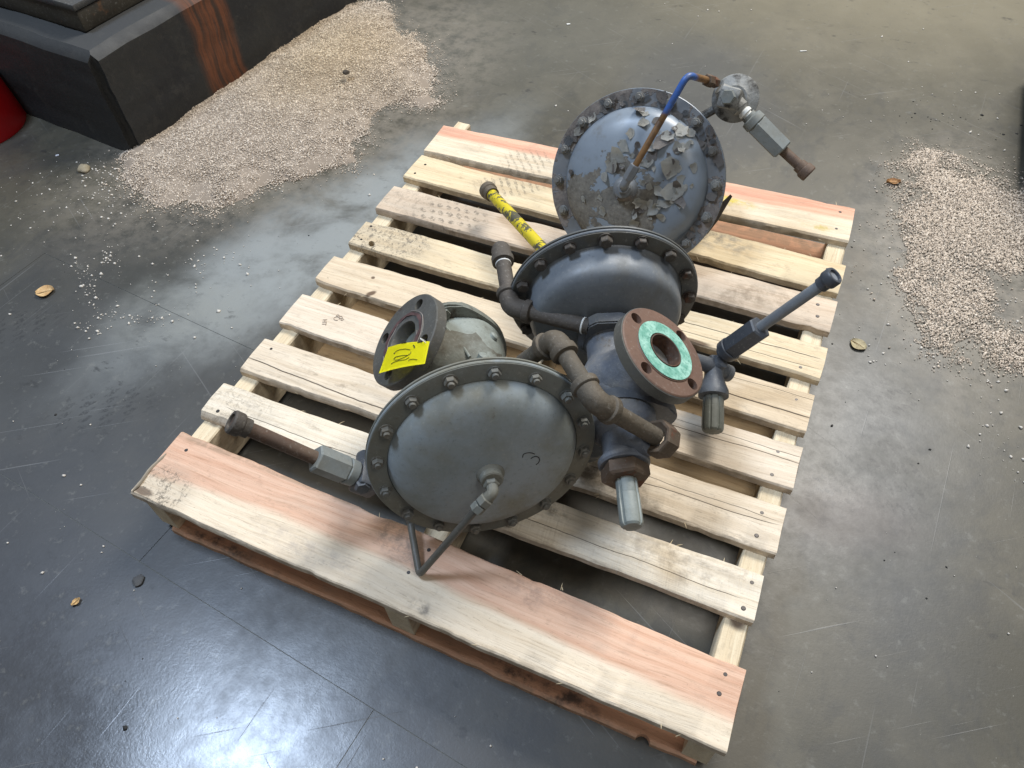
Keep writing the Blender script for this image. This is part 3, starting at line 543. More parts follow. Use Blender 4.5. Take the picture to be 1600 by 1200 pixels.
def pilot_pipe(p0, p1, tip, root, mhex, mpipe, mend, hr=0.0215, pr=0.0105, name='vent_pipe', end=True):
    """hexagon spring body with a pipe nipple and coupling screwed into it"""
    bm = bmesh.new(); p0, p1, tip = Vector(p0), Vector(p1), Vector(tip); d = (p1-p0).normalized()
    hexp(bm, p0+d*0.022, p1, hr, 0.12, a0=0.35); lathe(bm, p0, d, [(hr*0.62, 0), (hr*0.62, 0.006), (hr*0.93, 0.008), (hr*0.97, 0.021), (hr*0.9, 0.0225)], 24)
    link('hex_body', finish(bm, 'hex_body', 30), mhex, root)
    e = (tip-p1).normalized(); bm = bmesh.new()
    n = 14; sweep(bm, [p1 - e*0.004 + (tip-p1+e*0.004)*(i/n) for i in range(n+1)], pr, 18, 0.012); pp = link(name, finish(bm, name), mpipe, root)
    if end:
        bm = bmesh.new(); ringlathe(bm, tip-e*0.024, e, [(pr*0.7, 0), (pr*1.32, 0.0), (pr*1.36, 0.010), (pr*1.56, 0.0115), (pr*1.66, 0.014), (pr*1.66, 0.025), (pr*1.5, 0.0275), (pr*1.1, 0.0275), (pr*1.0, 0.018), (pr*0.7, 0.017)], 24); cpl = link('coupling', finish(bm, 'coupling', 30), mend, pp)
        bm = bmesh.new(); lathe(bm, tip-e*0.012, e, [(pr*1.02, 0), (pr*1.02, 0.004)], 18); link('bore', finish(bm, 'bore'), M_black, cpl)
def ribbed_cap(p0, d, L, r, root, mat, name='spring_cap', ribs=8):
    bm = bmesh.new(); f = lambda t: 1 - 0.10*(1 if abs(((t*ribs/(2*math.pi)) % 1)-0.5) < 0.11 else 0)
    lathe(bm, p0, d, [(r*0.96, 0), (r, 0.002), (r*1.01, L*0.32), (r*1.0, L*0.325), (r*1.04, L*0.335), (r*1.04, L*0.88), (r*0.98, L*0.95), (r*0.82, L*0.99), (r*0.4, L)], 96, f)
    return link(name, finish(bm, name, 25), mat, root)
def reg_body(F, s_c, fd, root, mat, sgn, L1, L2, neck_s, mdark, Rb=0.058):
    """globe valve body: barrel along fd, neck up to the diaphragm case and an eared bottom flange"""
    fd = Vector(fd).normalized(); c = F.o + F.n*s_c; bm = bmesh.new()
    lathe(bm, c - fd*(L2-0.02), fd, [(0.036, 0), (0.037, 0.025), (0.046, 0.05), (Rb, 0.075), (Rb*1.03, L2-0.02), (Rb, L2+L1-0.115), (0.050, L2+L1-0.085), (0.039, L2+L1-0.06), (0.037, L2+L1-0.04)], 40)
    ax = F.n*sgn; s0 = abs(s_c-neck_s)
    lathe(bm, F.o + F.n*neck_s, ax, [(0.048, 0), (0.050, 0.012), (0.036, 0.020), (0.036, s0*0.45), (0.052, s0*0.75), (0.060, s0), (0.056, s0+0.038), (0.050, s0+0.045)], 40)
    for v in bm.verts: v.co += mnoise.noise_vector(v.co*32)*0.0018
    link('valve_body', finish(bm, 'valve_body', 45), mat, root); return c, ax

# ---- regulator with the dusty grey-green cover, nearest the viewer
A = Frame((0.578, 0.209, 0.292), -53.8, 11.9, (0.50, 0.27, H))
ra = thing('gas_regulator', 'grey-green gas regulator nearest the viewer with a 3 on its round cover', 'gas regulator', A.base, 'gas regulators on the pallet')
cv = cover(A, 0.169, M_A_dome, ra); back_case(A, 0.1695, M_A, ra, 0.05)
bm = bmesh.new(); ringlathe(bm, A.o, A.n, [(0.1395, 0.0016), (0.166, 0.0016), (0.1672, 0.0022), (0.1672, 0.0032), (0.166, 0.0036), (0.1400, 0.0036)], 96); link('rim_band', finish(bm, 'rim_band', 28), M_A, ra)
nut = nut_mesh(); bolts(A, ra, nut, M_bolt_a, 0.1525, 11.5, 0.0036)
# flat lettering: a 3 drawn with a marker on the cover
def dome_h(x, y, kr=1.0, ks=1.0):
    r = math.hypot(x, y); R_ = [q[0]*kr for q in PROF][::-1]; S_ = [q[1]*ks for q in PROF][::-1]; return float(np.interp(r, R_, S_)) + 0.0006
bm = bmesh.new()
for stroke in ([(-0.0515, 0.0186), (-0.0527, 0.0241), (-0.0565, 0.0248), (-0.0615, 0.0243), (-0.0659, 0.0217), (-0.0692, 0.0184)], [(-0.0631, 0.0118), (-0.0658, 0.0134), (-0.0709, 0.0137), (-0.0748, 0.0094), (-0.076, 0.0041), (-0.0738, -0.0013), (-0.0698, -0.0031)]):
    sweep(bm, fillet([A.L(x, y, dome_h(x, y)+0.0002) for x, y in stroke], 0.004, 3), 0.0007, 6)
link('marker_number', finish(bm, 'marker_number'), M_ink, cv)
# sensing line: boss, elbow, bent tube round to the pilot
bm = bmesh.new(); lathe(bm, A.L(-0.003, 0, 0.040), A.n, [(0.021, 0), (0.0205, 0.004), (0.017, 0.0075), (0.0165, 0.016), (0.0145, 0.0175)], 28); link('boss', finish(bm, 'boss', 30), M_A, ra)
t0 = A.L(0.029, -0.030, 0.078); e0 = A.L(-0.001, -0.003, 0.056); e1 = A.L(-0.001, -0.005, 0.073)
bm = bmesh.new(); sweep(bm, fillet([e0, e1, e1+(t0-e1)*0.35], 0.008), 0.0085, 12); hexp(bm, e1+(t0-e1)*0.30, e1+(t0-e1)*0.62, 0.0115); hexp(bm, e1+(t0-e1)*0.66, e1+(t0-e1)*0.98, 0.0105, a0=0.3); hexp(bm, A.L(-0.001, -0.003, 0.055), A.L(-0.001, -0.004, 0.063), 0.0115); link('elbow_fitting', finish(bm, 'elbow_fitting', 30), M_A, ra)
bend = A.W(0.527, 0.061, 0.1335); upw = A.W(0.478, 0.126, 0.150); pA = A.L(0.178, -0.036, -0.052)
bm = bmesh.new(); sweep(bm, fillet([e1+(t0-e1)*0.9, t0, bend, upw, A.W(0.455, 0.150, 0.19), pA], 0.007, 6), 0.0056, 14); link('sensing_tube', finish(bm, 'sensing_tube'), M_tube, ra)
# pilot with hex spring body and rusty vent nipple
p1 = A.W(0.352, 0.107, 0.293); p0 = A.W(0.401, 0.130, 0.240); tip = A.W(0.268, 0.071, 0.385)
pilot_pipe(p0, p1, tip, ra, M_alu, M_rustpipe, M_pipe_d)
bm = bmesh.new(); box(bm, -0.022, 0.022, -0.02, 0.02, -0.02, 0.02, 0.006); q = (p1-p0).to_track_quat('Z', 'Y')
for v in bm.verts: v.co = q @ v.co + p0 - (p1-p0).normalized()*0.014
lathe(bm, p0-(p1-p0).normalized()*0.014, -A.n, [(0.015, 0), (0.017, 0.02), (0.014, 0.05)], 20)
pd = (p1-p0).normalized(); sd = pd.cross(A.n).normalized()
lathe(bm, p0-pd*0.006, A.n, [(0.013, 0), (0.0135, 0.022), (0.010, 0.027)], 6); lathe(bm, p0-pd*0.02, sd, [(0.012, 0), (0.012, 0.03), (0.009, 0.032)], 6)
sweep(bm, [p0-pd*0.02, A.L(0.10, -0.03, -0.075), A.L(0.03, 0.0, -0.11)], 0.010, 12)
link('pilot_valve', finish(bm, 'pilot_valve', 35), M_B_dark, ra)
fdA = Vector((-0.60, -0.31, 0.735)).normalized()
cA, axA = reg_body(A, -0.196, fdA, ra, M_A_body, -1, 0.125, 0.118, -0.055, M_A, 0.069)
pipe_flange(cA + fdA*0.128, fdA, 0.0805, 0.022, 0.030, 0.061, ra, M_A_flange, 0.95, 0.60, 0.0098)
pipe_flange(cA - fdA*0.112, -fdA, 0.070, 0.018, 0.030, 0.054, ra, M_A_flange, 0.2, 0.60)
# torn gasket left on the open flange
bm = bmesh.new(); ringlathe(bm, cA + fdA*0.1283, fdA, [(0.0405, 0), (0.0462, 0), (0.0462, 0.0009), (0.0405, 0.0009)], 60)
for v in bm.verts: v.co += mnoise.noise_vector(v.co*90)*0.0018
link('gasket', finish(bm, 'gasket'), flat('torn_gasket', lin(96, 70, 68), 0.9, 0, 0.5), ra)
bm = bmesh.new()
for r0, ph in ((0.0375, 0.3), (0.0492, 1.7)):
    pts = [cA + fdA*(0.1287 + 0.0006*math.sin(7*t)) + (basis(fdA)[0]*math.cos(t) + basis(fdA)[1]*math.sin(t))*(r0 + 0.0012*math.sin(5*t+ph)) for t in np.linspace(ph, ph + 4.2, 40)]; sweep(bm, pts, 0.0006, 5)
link('gasket_scrap', finish(bm, 'gasket_scrap'), flat('pale_gasket_scrap', lin(150, 140, 134), 0.9, 0, 0.4), ra)
bm = bmesh.new(); lathe(bm, cA + fdA*0.06, fdA, [(0.0302, 0), (0.0302, 0.002)], 32); link('bore', finish(bm, 'bore'), M_black, ra)
def ears(root, c, n, side, mat, R=0.048, E=0.084, th=0.018, nm='ear_flange'):
    bm = bmesh.new(); n = Vector(n).normalized(); side = Vector(side); side = (side - n*side.dot(n)).normalized(); oth = n.cross(side)
    ring = []
    for i in range(56):
        t = 2*math.pi*i/56; k = abs(math.cos(t))**6; r = R + (E-R)*k; ring.append(c + side*(r*math.cos(t)) + oth*(r*math.sin(t)))
    lo = [bm.verts.new(p) for p in ring]; hi = [bm.verts.new(p + n*th) for p in ring]
    bm.faces.new(lo[::-1]); bm.faces.new(hi)
    for i in range(56): bm.faces.new((lo[i], lo[(i+1) % 56], hi[(i+1) % 56], hi[i]))
    bmesh.ops.bevel(bm, geom=[e for e in bm.edges if len(e.link_faces) == 2 and any(len(f.verts) > 8 for f in e.link_faces)], offset=0.003, segments=2, affect='EDGES')
    for s in (-1, 1): lathe(bm, c + side*(s*(E-0.014)) - n*0.006, n, [(0.010, 0), (0.010, 0.006)], 6)
    return link(nm, finish(bm, nm, 30), mat, root)
ears(ra, A.L(0, 0, -0.246), -A.n, A.b*0.99 + A.a*0.14, M_A_body, 0.083, 0.104, 0.014)
bm = bmesh.new(); lathe(bm, A.L(0, 0, -0.258), -A.n, [(0.064, 0), (0.064, 0.016), (0.040, 0.024), (0.034, 0.045), (0.040, 0.055), (0.038, 0.060)], 40); link('bonnet', finish(bm, 'bonnet', 35), M_A_body, ra)
bm = bmesh.new(); hexp(bm, A.L(0, 0, -0.316), A.L(0, 0, -0.338), 0.034); link('hex_plug', finish(bm, 'hex_plug', 30), M_alu, ra)
bm = bmesh.new()
lathe(bm, A.L(0, 0, -0.135), -A.n, [(0.050, 0), (0.063, 0.025), (0.072, 0.055), (0.077, 0.085), (0.079, 0.109)], 56)
for k, (t, z) in enumerate(((2.05, -0.150), (1.35, -0.205), (2.45, -0.215))):   # cast bosses
    d_ = A.a*math.cos(t) + A.b*math.sin(t); lathe(bm, A.L(0, 0, z) + d_*(0.060 + 0.12*(abs(z)-0.135)), d_, [(0.0085, 0), (0.008, 0.010), (0.005, 0.012)], 14)
sweep(bm, [A.L(0, 0, -0.150 - 0.010*i) + (A.a*math.cos(1.75-0.05*i) + A.b*math.sin(1.75-0.05*i))*(0.0655+0.0017*i) for i in range(9)], 0.0026, 8)
for v in bm.verts: v.co += mnoise.noise_vector(v.co*28)*0.0016
link('casting_lug', finish(bm, 'casting_lug', 35), M_A_body, ra)
# ---- regulator with the dark blue-grey case, in the middle
B = Frame((0.631, 0.577, 0.2865), -64.6, -3.3, (0.68, 0.48, H))
rb = thing('gas_regulator', 'dark blue-grey gas regulator in the middle with a green gasket on its open brown flange', 'gas regulator', B.base, 'gas regulators on the pallet')
PB = [(0.1345, 0.001), (0.1320, 0.003), (0.1302, 0.007), (0.1292, 0.014), (0.1286, 0.026), (0.1280, 0.036), (0.1262, 0.0440), (0.1225, 0.0505), (0.116, 0.0555), (0.101, 0.0608), (0.076, 0.0660), (0.045, 0.0700), (0.004, 0.071)]
cover(B, 0.161, M_B, rb, 1.0, 1.0, 'diaphragm_case', prof=PB)
bm = bmesh.new(); ringlathe(bm, B.o, B.n, [(0.1325, 0.0016), (0.158, 0.0016), (0.1592, 0.0024), (0.1592, 0.0036), (0.158, 0.0042), (0.1335, 0.0042)], 96); link('rim_band', finish(bm, 'rim_band', 28), M_B_rim, rb)
bm = bmesh.new(); lathe(bm, B.o - B.n*0.0042, -B.n, [(0.158, 0), (0.1615, 0.001), (0.1615, 0.004), (0.160, 0.0055), (0.139, 0.006), (0.133, 0.02), (0.115, 0.034), (0.085, 0.040), (0.03, 0.044), (0.004, 0.044)], 96); link('diaphragm_cover', finish(bm, 'diaphragm_cover', 28), M_B_rim, rb)
hb_ = nut_mesh(False); bolts(B, rb, hb_, M_bolt_d, 0.1462, 20.5, 0.0042, big=1.13)
fdB = Vector((0.534, 0.201, 0.822)).normalized()
cB, axB = reg_body(B, 0.19, fdB, rb, M_B_body, 1, 0.115, 0.118, 0.08, M_B_dark)
# yoke: thick plate under the case, with a stud, that takes the upper pipe
bm = bmesh.new(); pts = [(0.036, 0.030), (0.036, 0.046), (0.022, 0.056), (-0.018, 0.056), (-0.040, 0.044), (-0.052, 0.010), (-0.040, -0.036), (0.02, -0.046), (0.046, -0.010)]
lo = [bm.verts.new(B.L(x, y, 0.076)) for x, y in pts]; hi = [bm.verts.new(B.L(x, y, 0.098)) for x, y in pts]
bm.faces.new(lo); bm.faces.new(hi)
for i in range(len(pts)): bm.faces.new((lo[i], lo[(i+1) % len(pts)], hi[(i+1) % len(pts)], hi[i]))
bmesh.ops.bevel(bm, geom=bm.edges[:], offset=0.0025, segments=2, affect='EDGES'); link('yoke_plate', finish(bm, 'yoke_plate', 30), M_B_dark, rb)
bm = bmesh.new(); hexp(bm, B.L(-0.018, 0.036, 0.098), B.L(-0.018, 0.036, 0.106), 0.0085); lathe(bm, B.L(-0.018, 0.036, 0.105), B.n, [(0.0048, 0), (0.0045, 0.008)], 12); link('yoke_bolt', finish(bm, 'yoke_bolt', 30), M_bolt_d, rb)
fB = cB + fdB*0.118
fl = pipe_flange(fB, fdB, 0.077, 0.022, 0.0285, 0.0632, rb, paint_metal('brown_flange_face', lin(110, 84, 70), lin(96, 74, 62), lin(104, 90, 78), 0.3, lin(112, 76, 54), 0.3, 0.6, 0.0004), 0.93, 0.68, 0.0098)
bm = bmesh.new(); ringlathe(bm, fB - fdB*0.011, fdB, [(0.0772, -0.012), (0.0784, -0.011), (0.0784, 0.0062), (0.0772, 0.0072)], 72); link('flange_edge', finish(bm, 'flange_edge', 30), M_B_rim, fl)
def gasket_mat():
    M = Mat('green_gasket_residue', 0.8); n = M.noise(None, 60, 5, 0.7); f = M.noise(None, 240, 3, 0.7)
    r = M.vor(None, 55, 'F1'); c = M.mix(M.step(n, 0.35, 0.65), lin(152, 196, 180), lin(100, 156, 138)); c = M.mix(M.math('MULTIPLY', M.step(f, 0.55, 0.7), 0.6), c, lin(52, 96, 84)); c = M.mix(M.math('MULTIPLY', M.step(n, 0.36, 0.26), 0.8), c, lin(168, 206, 190))
    M.color(c); M.bump(n, 0.0008, 0.8); return M
bm = bmesh.new(); ringlathe(bm, fB + fdB*0.0003, fdB, [(0.0300, 0), (0.0506, 0), (0.0510, 0.0006), (0.0506, 0.0012), (0.0300, 0.0012)], 72); link('gasket', finish(bm, 'gasket', 0), gasket_mat(), fl)
bm = bmesh.new(); ringlathe(bm, fB - fdB*0.06, fdB, [(0.0258, 0), (0.0283, 0), (0.0283, 0.062), (0.0266, 0.062)], 48); link('bore_lining', finish(bm, 'bore_lining', 30), M_rustpipe, fl)
bm = bmesh.new(); lathe(bm, fB - fdB*0.075, fdB, [(0.0290, 0), (0.0290, 0.012)], 32); link('bore', finish(bm, 'bore'), M_black, rb)
pipe_flange(cB - fdB*0.114, -fdB, 0.074, 0.020, 0.0265, 0.0585, rb, M_B_rim, 0.3, 0.62)
ears(rb, B.L(0, 0, 0.226), B.n, B.a + B.b*0.12, M_B_dark, 0.060, 0.092)
bm = bmesh.new(); lathe(bm, B.L(0, 0, 0.244), B.n, [(0.057, 0), (0.057, 0.010), (0.046, 0.026), (0.032, 0.036), (0.029, 0.060), (0.033, 0.068), (0.0385, 0.074), (0.0385, 0.080), (0.036, 0.083)], 48)
lathe(bm, B.L(0.0, 0.008, 0.288), (B.L(-0.062, 0.058, 0.318) - B.L(0, 0.008, 0.288)), [(0.028, 0), (0.025, 0.02), (0.023, 0.052)], 28); link('bonnet', finish(bm, 'bonnet', 35), M_B_body, rb)
bm = bmesh.new(); hexp(bm, B.L(0, 0, 0.326), B.L(0, 0, 0.350), 0.036, 0.10, a0=0.25); link('hex_collar', finish(bm, 'hex_collar', 30), M_rusthex, rb)
ribbed_cap(B.L(0, 0, 0.3495), B.n, 0.074, 0.0160, rb, M_cap, 'stem_cap', 4)
# upper pipe round the left edge of the case
r_ = 0.0134; top = B.W(0.434, 0.592, 0.312); el = B.W(0.500, 0.483, 0.307); yk = B.L(0.034, 0.034, 0.087)
bm = bmesh.new(); sweep(bm, [top + (el-top)*0.10, el + (top-el).normalized()*0.03], r_, 20, 0.006); sweep(bm, [el + (yk-el).normalized()*0.03 + (yk-el)*(0.8*i/8) for i in range(9)] + [yk], r_, 20, 0.006); link('pipe', finish(bm, 'pipe'), M_pipe_d, rb)
bm = bmesh.new(); elbow(bm, top, el, yk, r_, 0.036); link('elbow', finish(bm, 'elbow', 40), M_pipe_d, rb)
bm = bmesh.new(); u = (top-el).normalized(); lathe(bm, top - u*0.022, u, [(r_*1.1, 0), (r_*1.45, 0.001), (r_*1.5, 0.012), (r_*1.32, 0.016), (r_*1.3, 0.034), (r_*1.1, 0.041), (r_*0.5, 0.044)], 28); link('elbow', finish(bm, 'end_elbow', 40), M_pipe_d, rb)
bm = bmesh.new(); ringlathe(bm, yk - (yk-el).normalized()*0.010, (yk-el), [(r_*1.01, 0), (r_*1.08, 0.001), (r_*1.08, 0.002), (r_*1.01, 0.003)], 24); link('thread_tape', finish(bm, 'thread_tape'), M_white, rb)
bm = bmesh.new(); ringlathe(bm, top - u*0.026, u, [(r_*1.01, 0), (r_*1.06, 0.001), (r_*1.06, 0.002), (r_*1.01, 0.003)], 24); link('thread_tape', finish(bm, 'thread_tape'), M_white, rb)
# lower pipe: from behind the front regulator over to a union on the bonnet
q0 = B.W(0.585, 0.343, 0.355); q1 = B.W(0.634, 0.350, 0.420); q2 = B.W(0.722, 0.273, 0.412); q3 = B.L(-0.044, 0.046, 0.306); q2b = q2 + (q1-q2)*0.05
bm = bmesh.new()
for s, e in ((q0, q1), (q1, q2), (q2, q3)):
    d = (e-s); sweep(bm, [s + d*(i/10) for i in range(11)], r_*0.98, 20, 0.006)
link('pipe', finish(bm, 'pipe'), M_pipe, rb)
bm = bmesh.new(); elbow(bm, q0, q1, q2, r_, 0.030); link('elbow', finish(bm, 'elbow', 40), M_pipe, rb)
bm = bmesh.new(); elbow(bm, q1, q2, q3, r_, 0.034); link('elbow', finish(bm, 'elbow', 40), M_pipe, rb)
d = (q3-q2).normalized(); bm = bmesh.new(); a, b_, n = basis(d)
ringlathe(bm, q3 - d*0.004, d, [(r_*1.02, 0.006), (r_*1.35, 0.004), (0.0225, 0.0), (0.0262, 0.0), (0.0275, 0.003), (0.0275, 0.024), (0.026, 0.028), (r_*1.02, 0.030)], 8); link('union_nut', finish(bm, 'union_nut', 20), M_rusthex, rb)
# pilot low on the right: body, ribbed cap, hex spring body and vent pipe
pk = B.W(0.840, 0.575, 0.200); ct = B.W(0.871, 0.468, 0.167); cd = (ct-pk).normalized()
bm = bmesh.new(); lathe(bm, pk - cd*0.012, cd, [(0.013, 0), (0.016, 0.004), (0.0165, 0.03), (0.021, 0.045), (0.0255, 0.056), (0.0255, 0.066), (0.020, 0.068)], 32)
side = cd.cross(fdB).normalized(); lathe(bm, pk, -side, [(0.014, 0), (0.013, 0.024), (0.015, 0.026), (0.015, 0.036), (0.011, 0.038)], 20); lathe(bm, pk, side, [(0.014, 0), (0.013, 0.03), (0.011, 0.05)], 20)
lathe(bm, pk, fdB, [(0.013, 0), (0.012, 0.02)], 20); hexp(bm, pk - cd*0.02, pk - cd*0.008, 0.012)
sweep(bm, [pk, pk + side*0.02, pk - Vector((0.07, 0.03, -0.02)), B.L(-0.05, -0.02, 0.10)], 0.010, 12)
link('pilot_valve', finish(bm, 'pilot_valve', 35), M_B_dark, rb)
ribbed_cap(pk + cd*0.054, cd, (ct-pk).length-0.052, 0.0175, rb, M_capd, 'spring_cap', 8)
h0 = B.W(0.843, 0.593, 0.213); hd = Vector((0.520, 0.120, 0.845)).normalized(); pilot_pipe(h0 + hd*0.006, h0 + hd*0.096, h0 + hd*0.243, rb, M_hexd, M_blue, M_hexd, 0.0215, 0.0090)
# yellow pipe nipple leaving the rear of the case
yt = B.W(0.264, 0.881, 0.200); ym = B.W(0.458, 0.712, 0.240); ye = B.L(0.02, 0.01, -0.062)
def yellow_mat():
    M = Mat('chipped_yellow_paint', 0.5); n = M.noise(M.scl(M.co, (1, 1, 1)), 34, 5, 0.65, 0.8); f = M.noise(None, 120, 4, 0.7)
    m = M.step(M.math('ADD', M.math('MULTIPLY', n, 0.8), M.math('MULTIPLY', f, 0.2)), 0.50, 0.53); c = M.mix(m, lin(196, 178, 34), lin(78, 76, 62)); c = M.mix(M.math('MULTIPLY', M.step(f, 0.55, 0.75), 0.5), c, lin(110, 98, 40)); M.color(c); M.bump(m, 0.0006, -0.8); return M
bm = bmesh.new(); yd = (ym-yt); yc = yt + yd*1.25; sweep(bm, [yt + (yc-yt)*(i/16) for i in range(17)], 0.0122, 20, 0.008); yp = link('yellow_pipe', finish(bm, 'yellow_pipe'), yellow_mat(), rb); yp['label'] = 'chipped yellow vent pipe'
bm = bmesh.new(); sweep(bm, fillet([yc - yd*0.06, yc + yd*0.1, ye], 0.02), 0.0122, 16); lathe(bm, B.o - B.n*0.046, -B.n, [(0.026, 0), (0.024, 0.012), (0.018, 0.022)], 24); link('elbow', finish(bm, 'elbow', 40), M_pipe_d, rb)
yu = -yd.normalized(); bm = bmesh.new(); ringlathe(bm, yt - yu*0.022, yu, [(0.009, 0), (0.0160, 0), (0.0160, 0.014), (0.0188, 0.016), (0.0192, 0.021), (0.0192, 0.028), (0.0170, 0.031), (0.0125, 0.031), (0.0115, 0.020), (0.009, 0.019)], 24); cpl = link('coupling', finish(bm, 'coupling', 30), M_pipe, yp)
bm = bmesh.new(); lathe(bm, yt - yu*0.006, yu, [(0.012, 0), (0.012, 0.005)], 18); link('bore', finish(bm, 'bore'), M_black, cpl)

# ---- regulator with the peeling cover, at the back
C = Frame((0.576, 0.921, 0.2765), -91.9, 32.3, (0.58, 1.02, H))
rc = thing('gas_regulator', 'weathered gas regulator at the back with peeling paint and a blue tube', 'gas regulator', C.base, 'gas regulators on the pallet')
RC = 0.1772; cvc = cover(C, RC, M_C, rc, 1.036, 1.15); back_case(C, RC, M_C_rim, rc, 0.05)
# flaked, uneven rim coat
bm = bmesh.new(); a, b_ = C.a, C.b; seg = 150; R0, R1 = 0.1448, RC-0.001; g = []
for i in range(seg):
    t = 2*math.pi*i/seg; d_ = a*math.cos(t) + b_*math.sin(t); row = []
    for j in range(6):
        r = R0 + (R1-R0)*j/5 + (mnoise.noise(Vector((t*9, j, 3)))*0.002 if 0 < j < 5 else 0); h = 0.0022 + max(0, mnoise.noise(Vector((math.cos(t)*14, math.sin(t)*14, j*0.8))))*0.0038
        row.append(bm.verts.new(C.o + d_*r + C.n*h))
    g.append(row)
for i in range(seg):
    for j in range(5): bm.faces.new((g[i][j], g[(i+1) % seg][j], g[(i+1) % seg][j+1], g[i][j+1]))
link('rim_coat', finish(bm, 'rim_coat', 20), M_C_rim, rc)
nutc = nut_mesh(); bolts(C, rc, nutc, M_bolt_c, 0.1602, 11.0, 0.004)
def flake_bm(r, seed, curl):
    rr = random.Random(seed); bm = bmesh.new(); k = rr.randint(7, 10); ang = rr.uniform(0, 6.28); el = rr.uniform(0.55, 0.95)
    def z(x, y): u = x*math.cos(ang) + y*math.sin(ang); return curl*(max(0, u/r+0.25))**2*r*0.9 + 0.0004
    rim = []
    for i in range(k):
        t = 2*math.pi*i/k + rr.uniform(-.25, .25); q = r*rr.uniform(0.6, 1.12); x, y = q*math.cos(t), q*math.sin(t)*el; rim.append((x, y))
    lev = []
    for f in (0.5, 1.0): lev.append([bm.verts.new((x*f, y*f, z(x*f, y*f))) for x, y in rim])
    cc = bm.verts.new((0, 0, z(0, 0)))
    for i in range(k):
        j = (i+1) % k; bm.faces.new((cc, lev[0][i], lev[0][j])); bm.faces.new((lev[0][i], lev[1][i], lev[1][j], lev[0][j]))
    bmesh.ops.solidify(bm, geom=bm.faces[:], thickness=0.0005); return bm
FL = [(-0.0416, 0.0885, 0.0256), (-0.0729, 0.0477, 0.0231), (-0.0471, 0.098, 0.0128), (-0.0878, 0.0051, 0.0256), (-0.1008, -0.0067, 0.0179), (0.0352, 0.0439, 0.0205), (0.0277, 0.0638, 0.0154), (0.0384, 0.0223, 0.0154), (-0.0321, 0.059, 0.0128), (-0.0621, -0.001, 0.0128), (-0.0683, 0.1146, 0.0154), (-0.0807, 0.1115, 0.0115), (0.0196, 0.1319, 0.0128), (0.0071, 0.1283, 0.0103), (0.0383, -0.0638, 0.0103), (0.0843, -0.0522, 0.0077), (-0.0175, 0.1214, 0.0115), (-0.0289, -0.0724, 0.0115), (-0.023, -0.087, 0.0103), (-0.0802, -0.0215, 0.0128), (-0.0003, 0.0579, 0.0115), (-0.0271, 0.0458, 0.0154), (-0.0359, -0.0322, 0.0128), (-0.0596, -0.039, 0.0128), (0.1254, -0.0082, 0.0077), (0.0494, -0.0407, 0.0077), (0.1378, 0.0716, 0.0115), (0.1178, 0.1007, 0.0103), (-0.0318, 0.1396, 0.0115), (-0.0865, 0.0913, 0.0103), (-0.0715, 0.0832, 0.0115)]
for i in range(58):                                            # more loose chips round the bared patches
    t = random.uniform(0, 6.28); q = 0.085*math.sqrt(random.random()); FL.insert(31, (-0.030 + q*math.cos(t)*1.05, 0.030 + q*math.sin(t)*1.1, random.uniform(0.004, 0.015)))
for i in range(48):                                            # shards lifting along the rim
    t = random.uniform(math.radians(10), math.radians(255)); r = random.uniform(0.140, 0.172); FL.append((r*math.cos(t), r*math.sin(t), random.uniform(0.007, 0.017)))
for i, (x, y, r) in enumerate(FL):
    on = math.hypot(x, y) < 0.142; h = dome_h(x, y, 1.036, 1.15) if on else 0.0055
    e = 0.003; N = (C.n - C.a*((dome_h(x+e, y, 1.036, 1.15)-dome_h(x-e, y, 1.036, 1.15))/(2*e)) - C.b*((dome_h(x, y+e, 1.036, 1.15)-dome_h(x, y-e, 1.036, 1.15))/(2*e))).normalized() if on else C.n
    o = link('paint_flake', finish(flake_bm(r*(1.08 if i < 31 else 0.92), i+3, random.uniform(0.3, 0.85) if i < 89 else random.uniform(0.10, 0.35)), 'paint_flake', 30), M_flake if i < 89 and i % 4 else M_flake2 if i < 89 else (M_flake2 if i % 3 else M_C_rim), cvc if on else rc, C.L(x, y, h) + N*0.0006)
    o.rotation_mode = 'QUATERNION'; o.rotation_quaternion = N.to_track_quat('Z', 'Y') @ Matrix.Rotation(random.uniform(0, 6.28), 4, 'Z').to_quaternion()
# boss, elbow and the bent tube, half blue and half rusty, up to the pilot
bm = bmesh.new(); lathe(bm, C.L(0.004, -0.012, 0.046), C.n, [(0.026, 0), (0.024, 0.006), (0.018, 0.012), (0.0165, 0.022), (0.012, 0.024)], 28); hexp(bm, C.L(0.003, -0.010, 0.062), C.L(0.001, -0.007, 0.076), 0.013); bm2 = None; link('boss', finish(bm, 'boss', 30), M_C_rim, rc)
k0, k1 = C.L(0.001, -0.006, 0.074), C.L(-0.001, -0.003, 0.086); ktop = C.W(0.6455, 0.936, 0.510); kend = C.W(0.680, 1.000, 0.470)
bm = bmesh.new(); sweep(bm, fillet([k0, k1, k1 + (ktop-k1)*0.10], 0.006), 0.0085, 12); hexp(bm, k1 + (ktop-k1)*0.06, k1 + (ktop-k1)*0.20, 0.0105); link('elbow_fitting', finish(bm, 'elbow_fitting', 30), M_C_rim, rc)
def tube_mat():
    M = Mat('blue_and_rust_tube', 0.45); z = M.sep(M.co)[2]; n = M.noise(None, 40, 4, 0.6)
    zz = M.math('ADD', z, M.math('MULTIPLY', M.math('SUBTRACT', n, 0.5), 0.05)); x = M.sep(M.co)[1]
    rustc = M.mix(M.step(n, 0.35, 0.65), lin(124, 92, 56), lin(86, 66, 48)); blue = M.mix(M.step(n, 0.4, 0.7), lin(52, 96, 170), lin(66, 84, 120))
    m = M.math('MULTIPLY', M.step(zz, 0.318, 0.334), M.step(x, -0.062, -0.074)); M.color(M.mix(m, rustc, blue)); M.bump(n, 0.0004, 0.6); return M
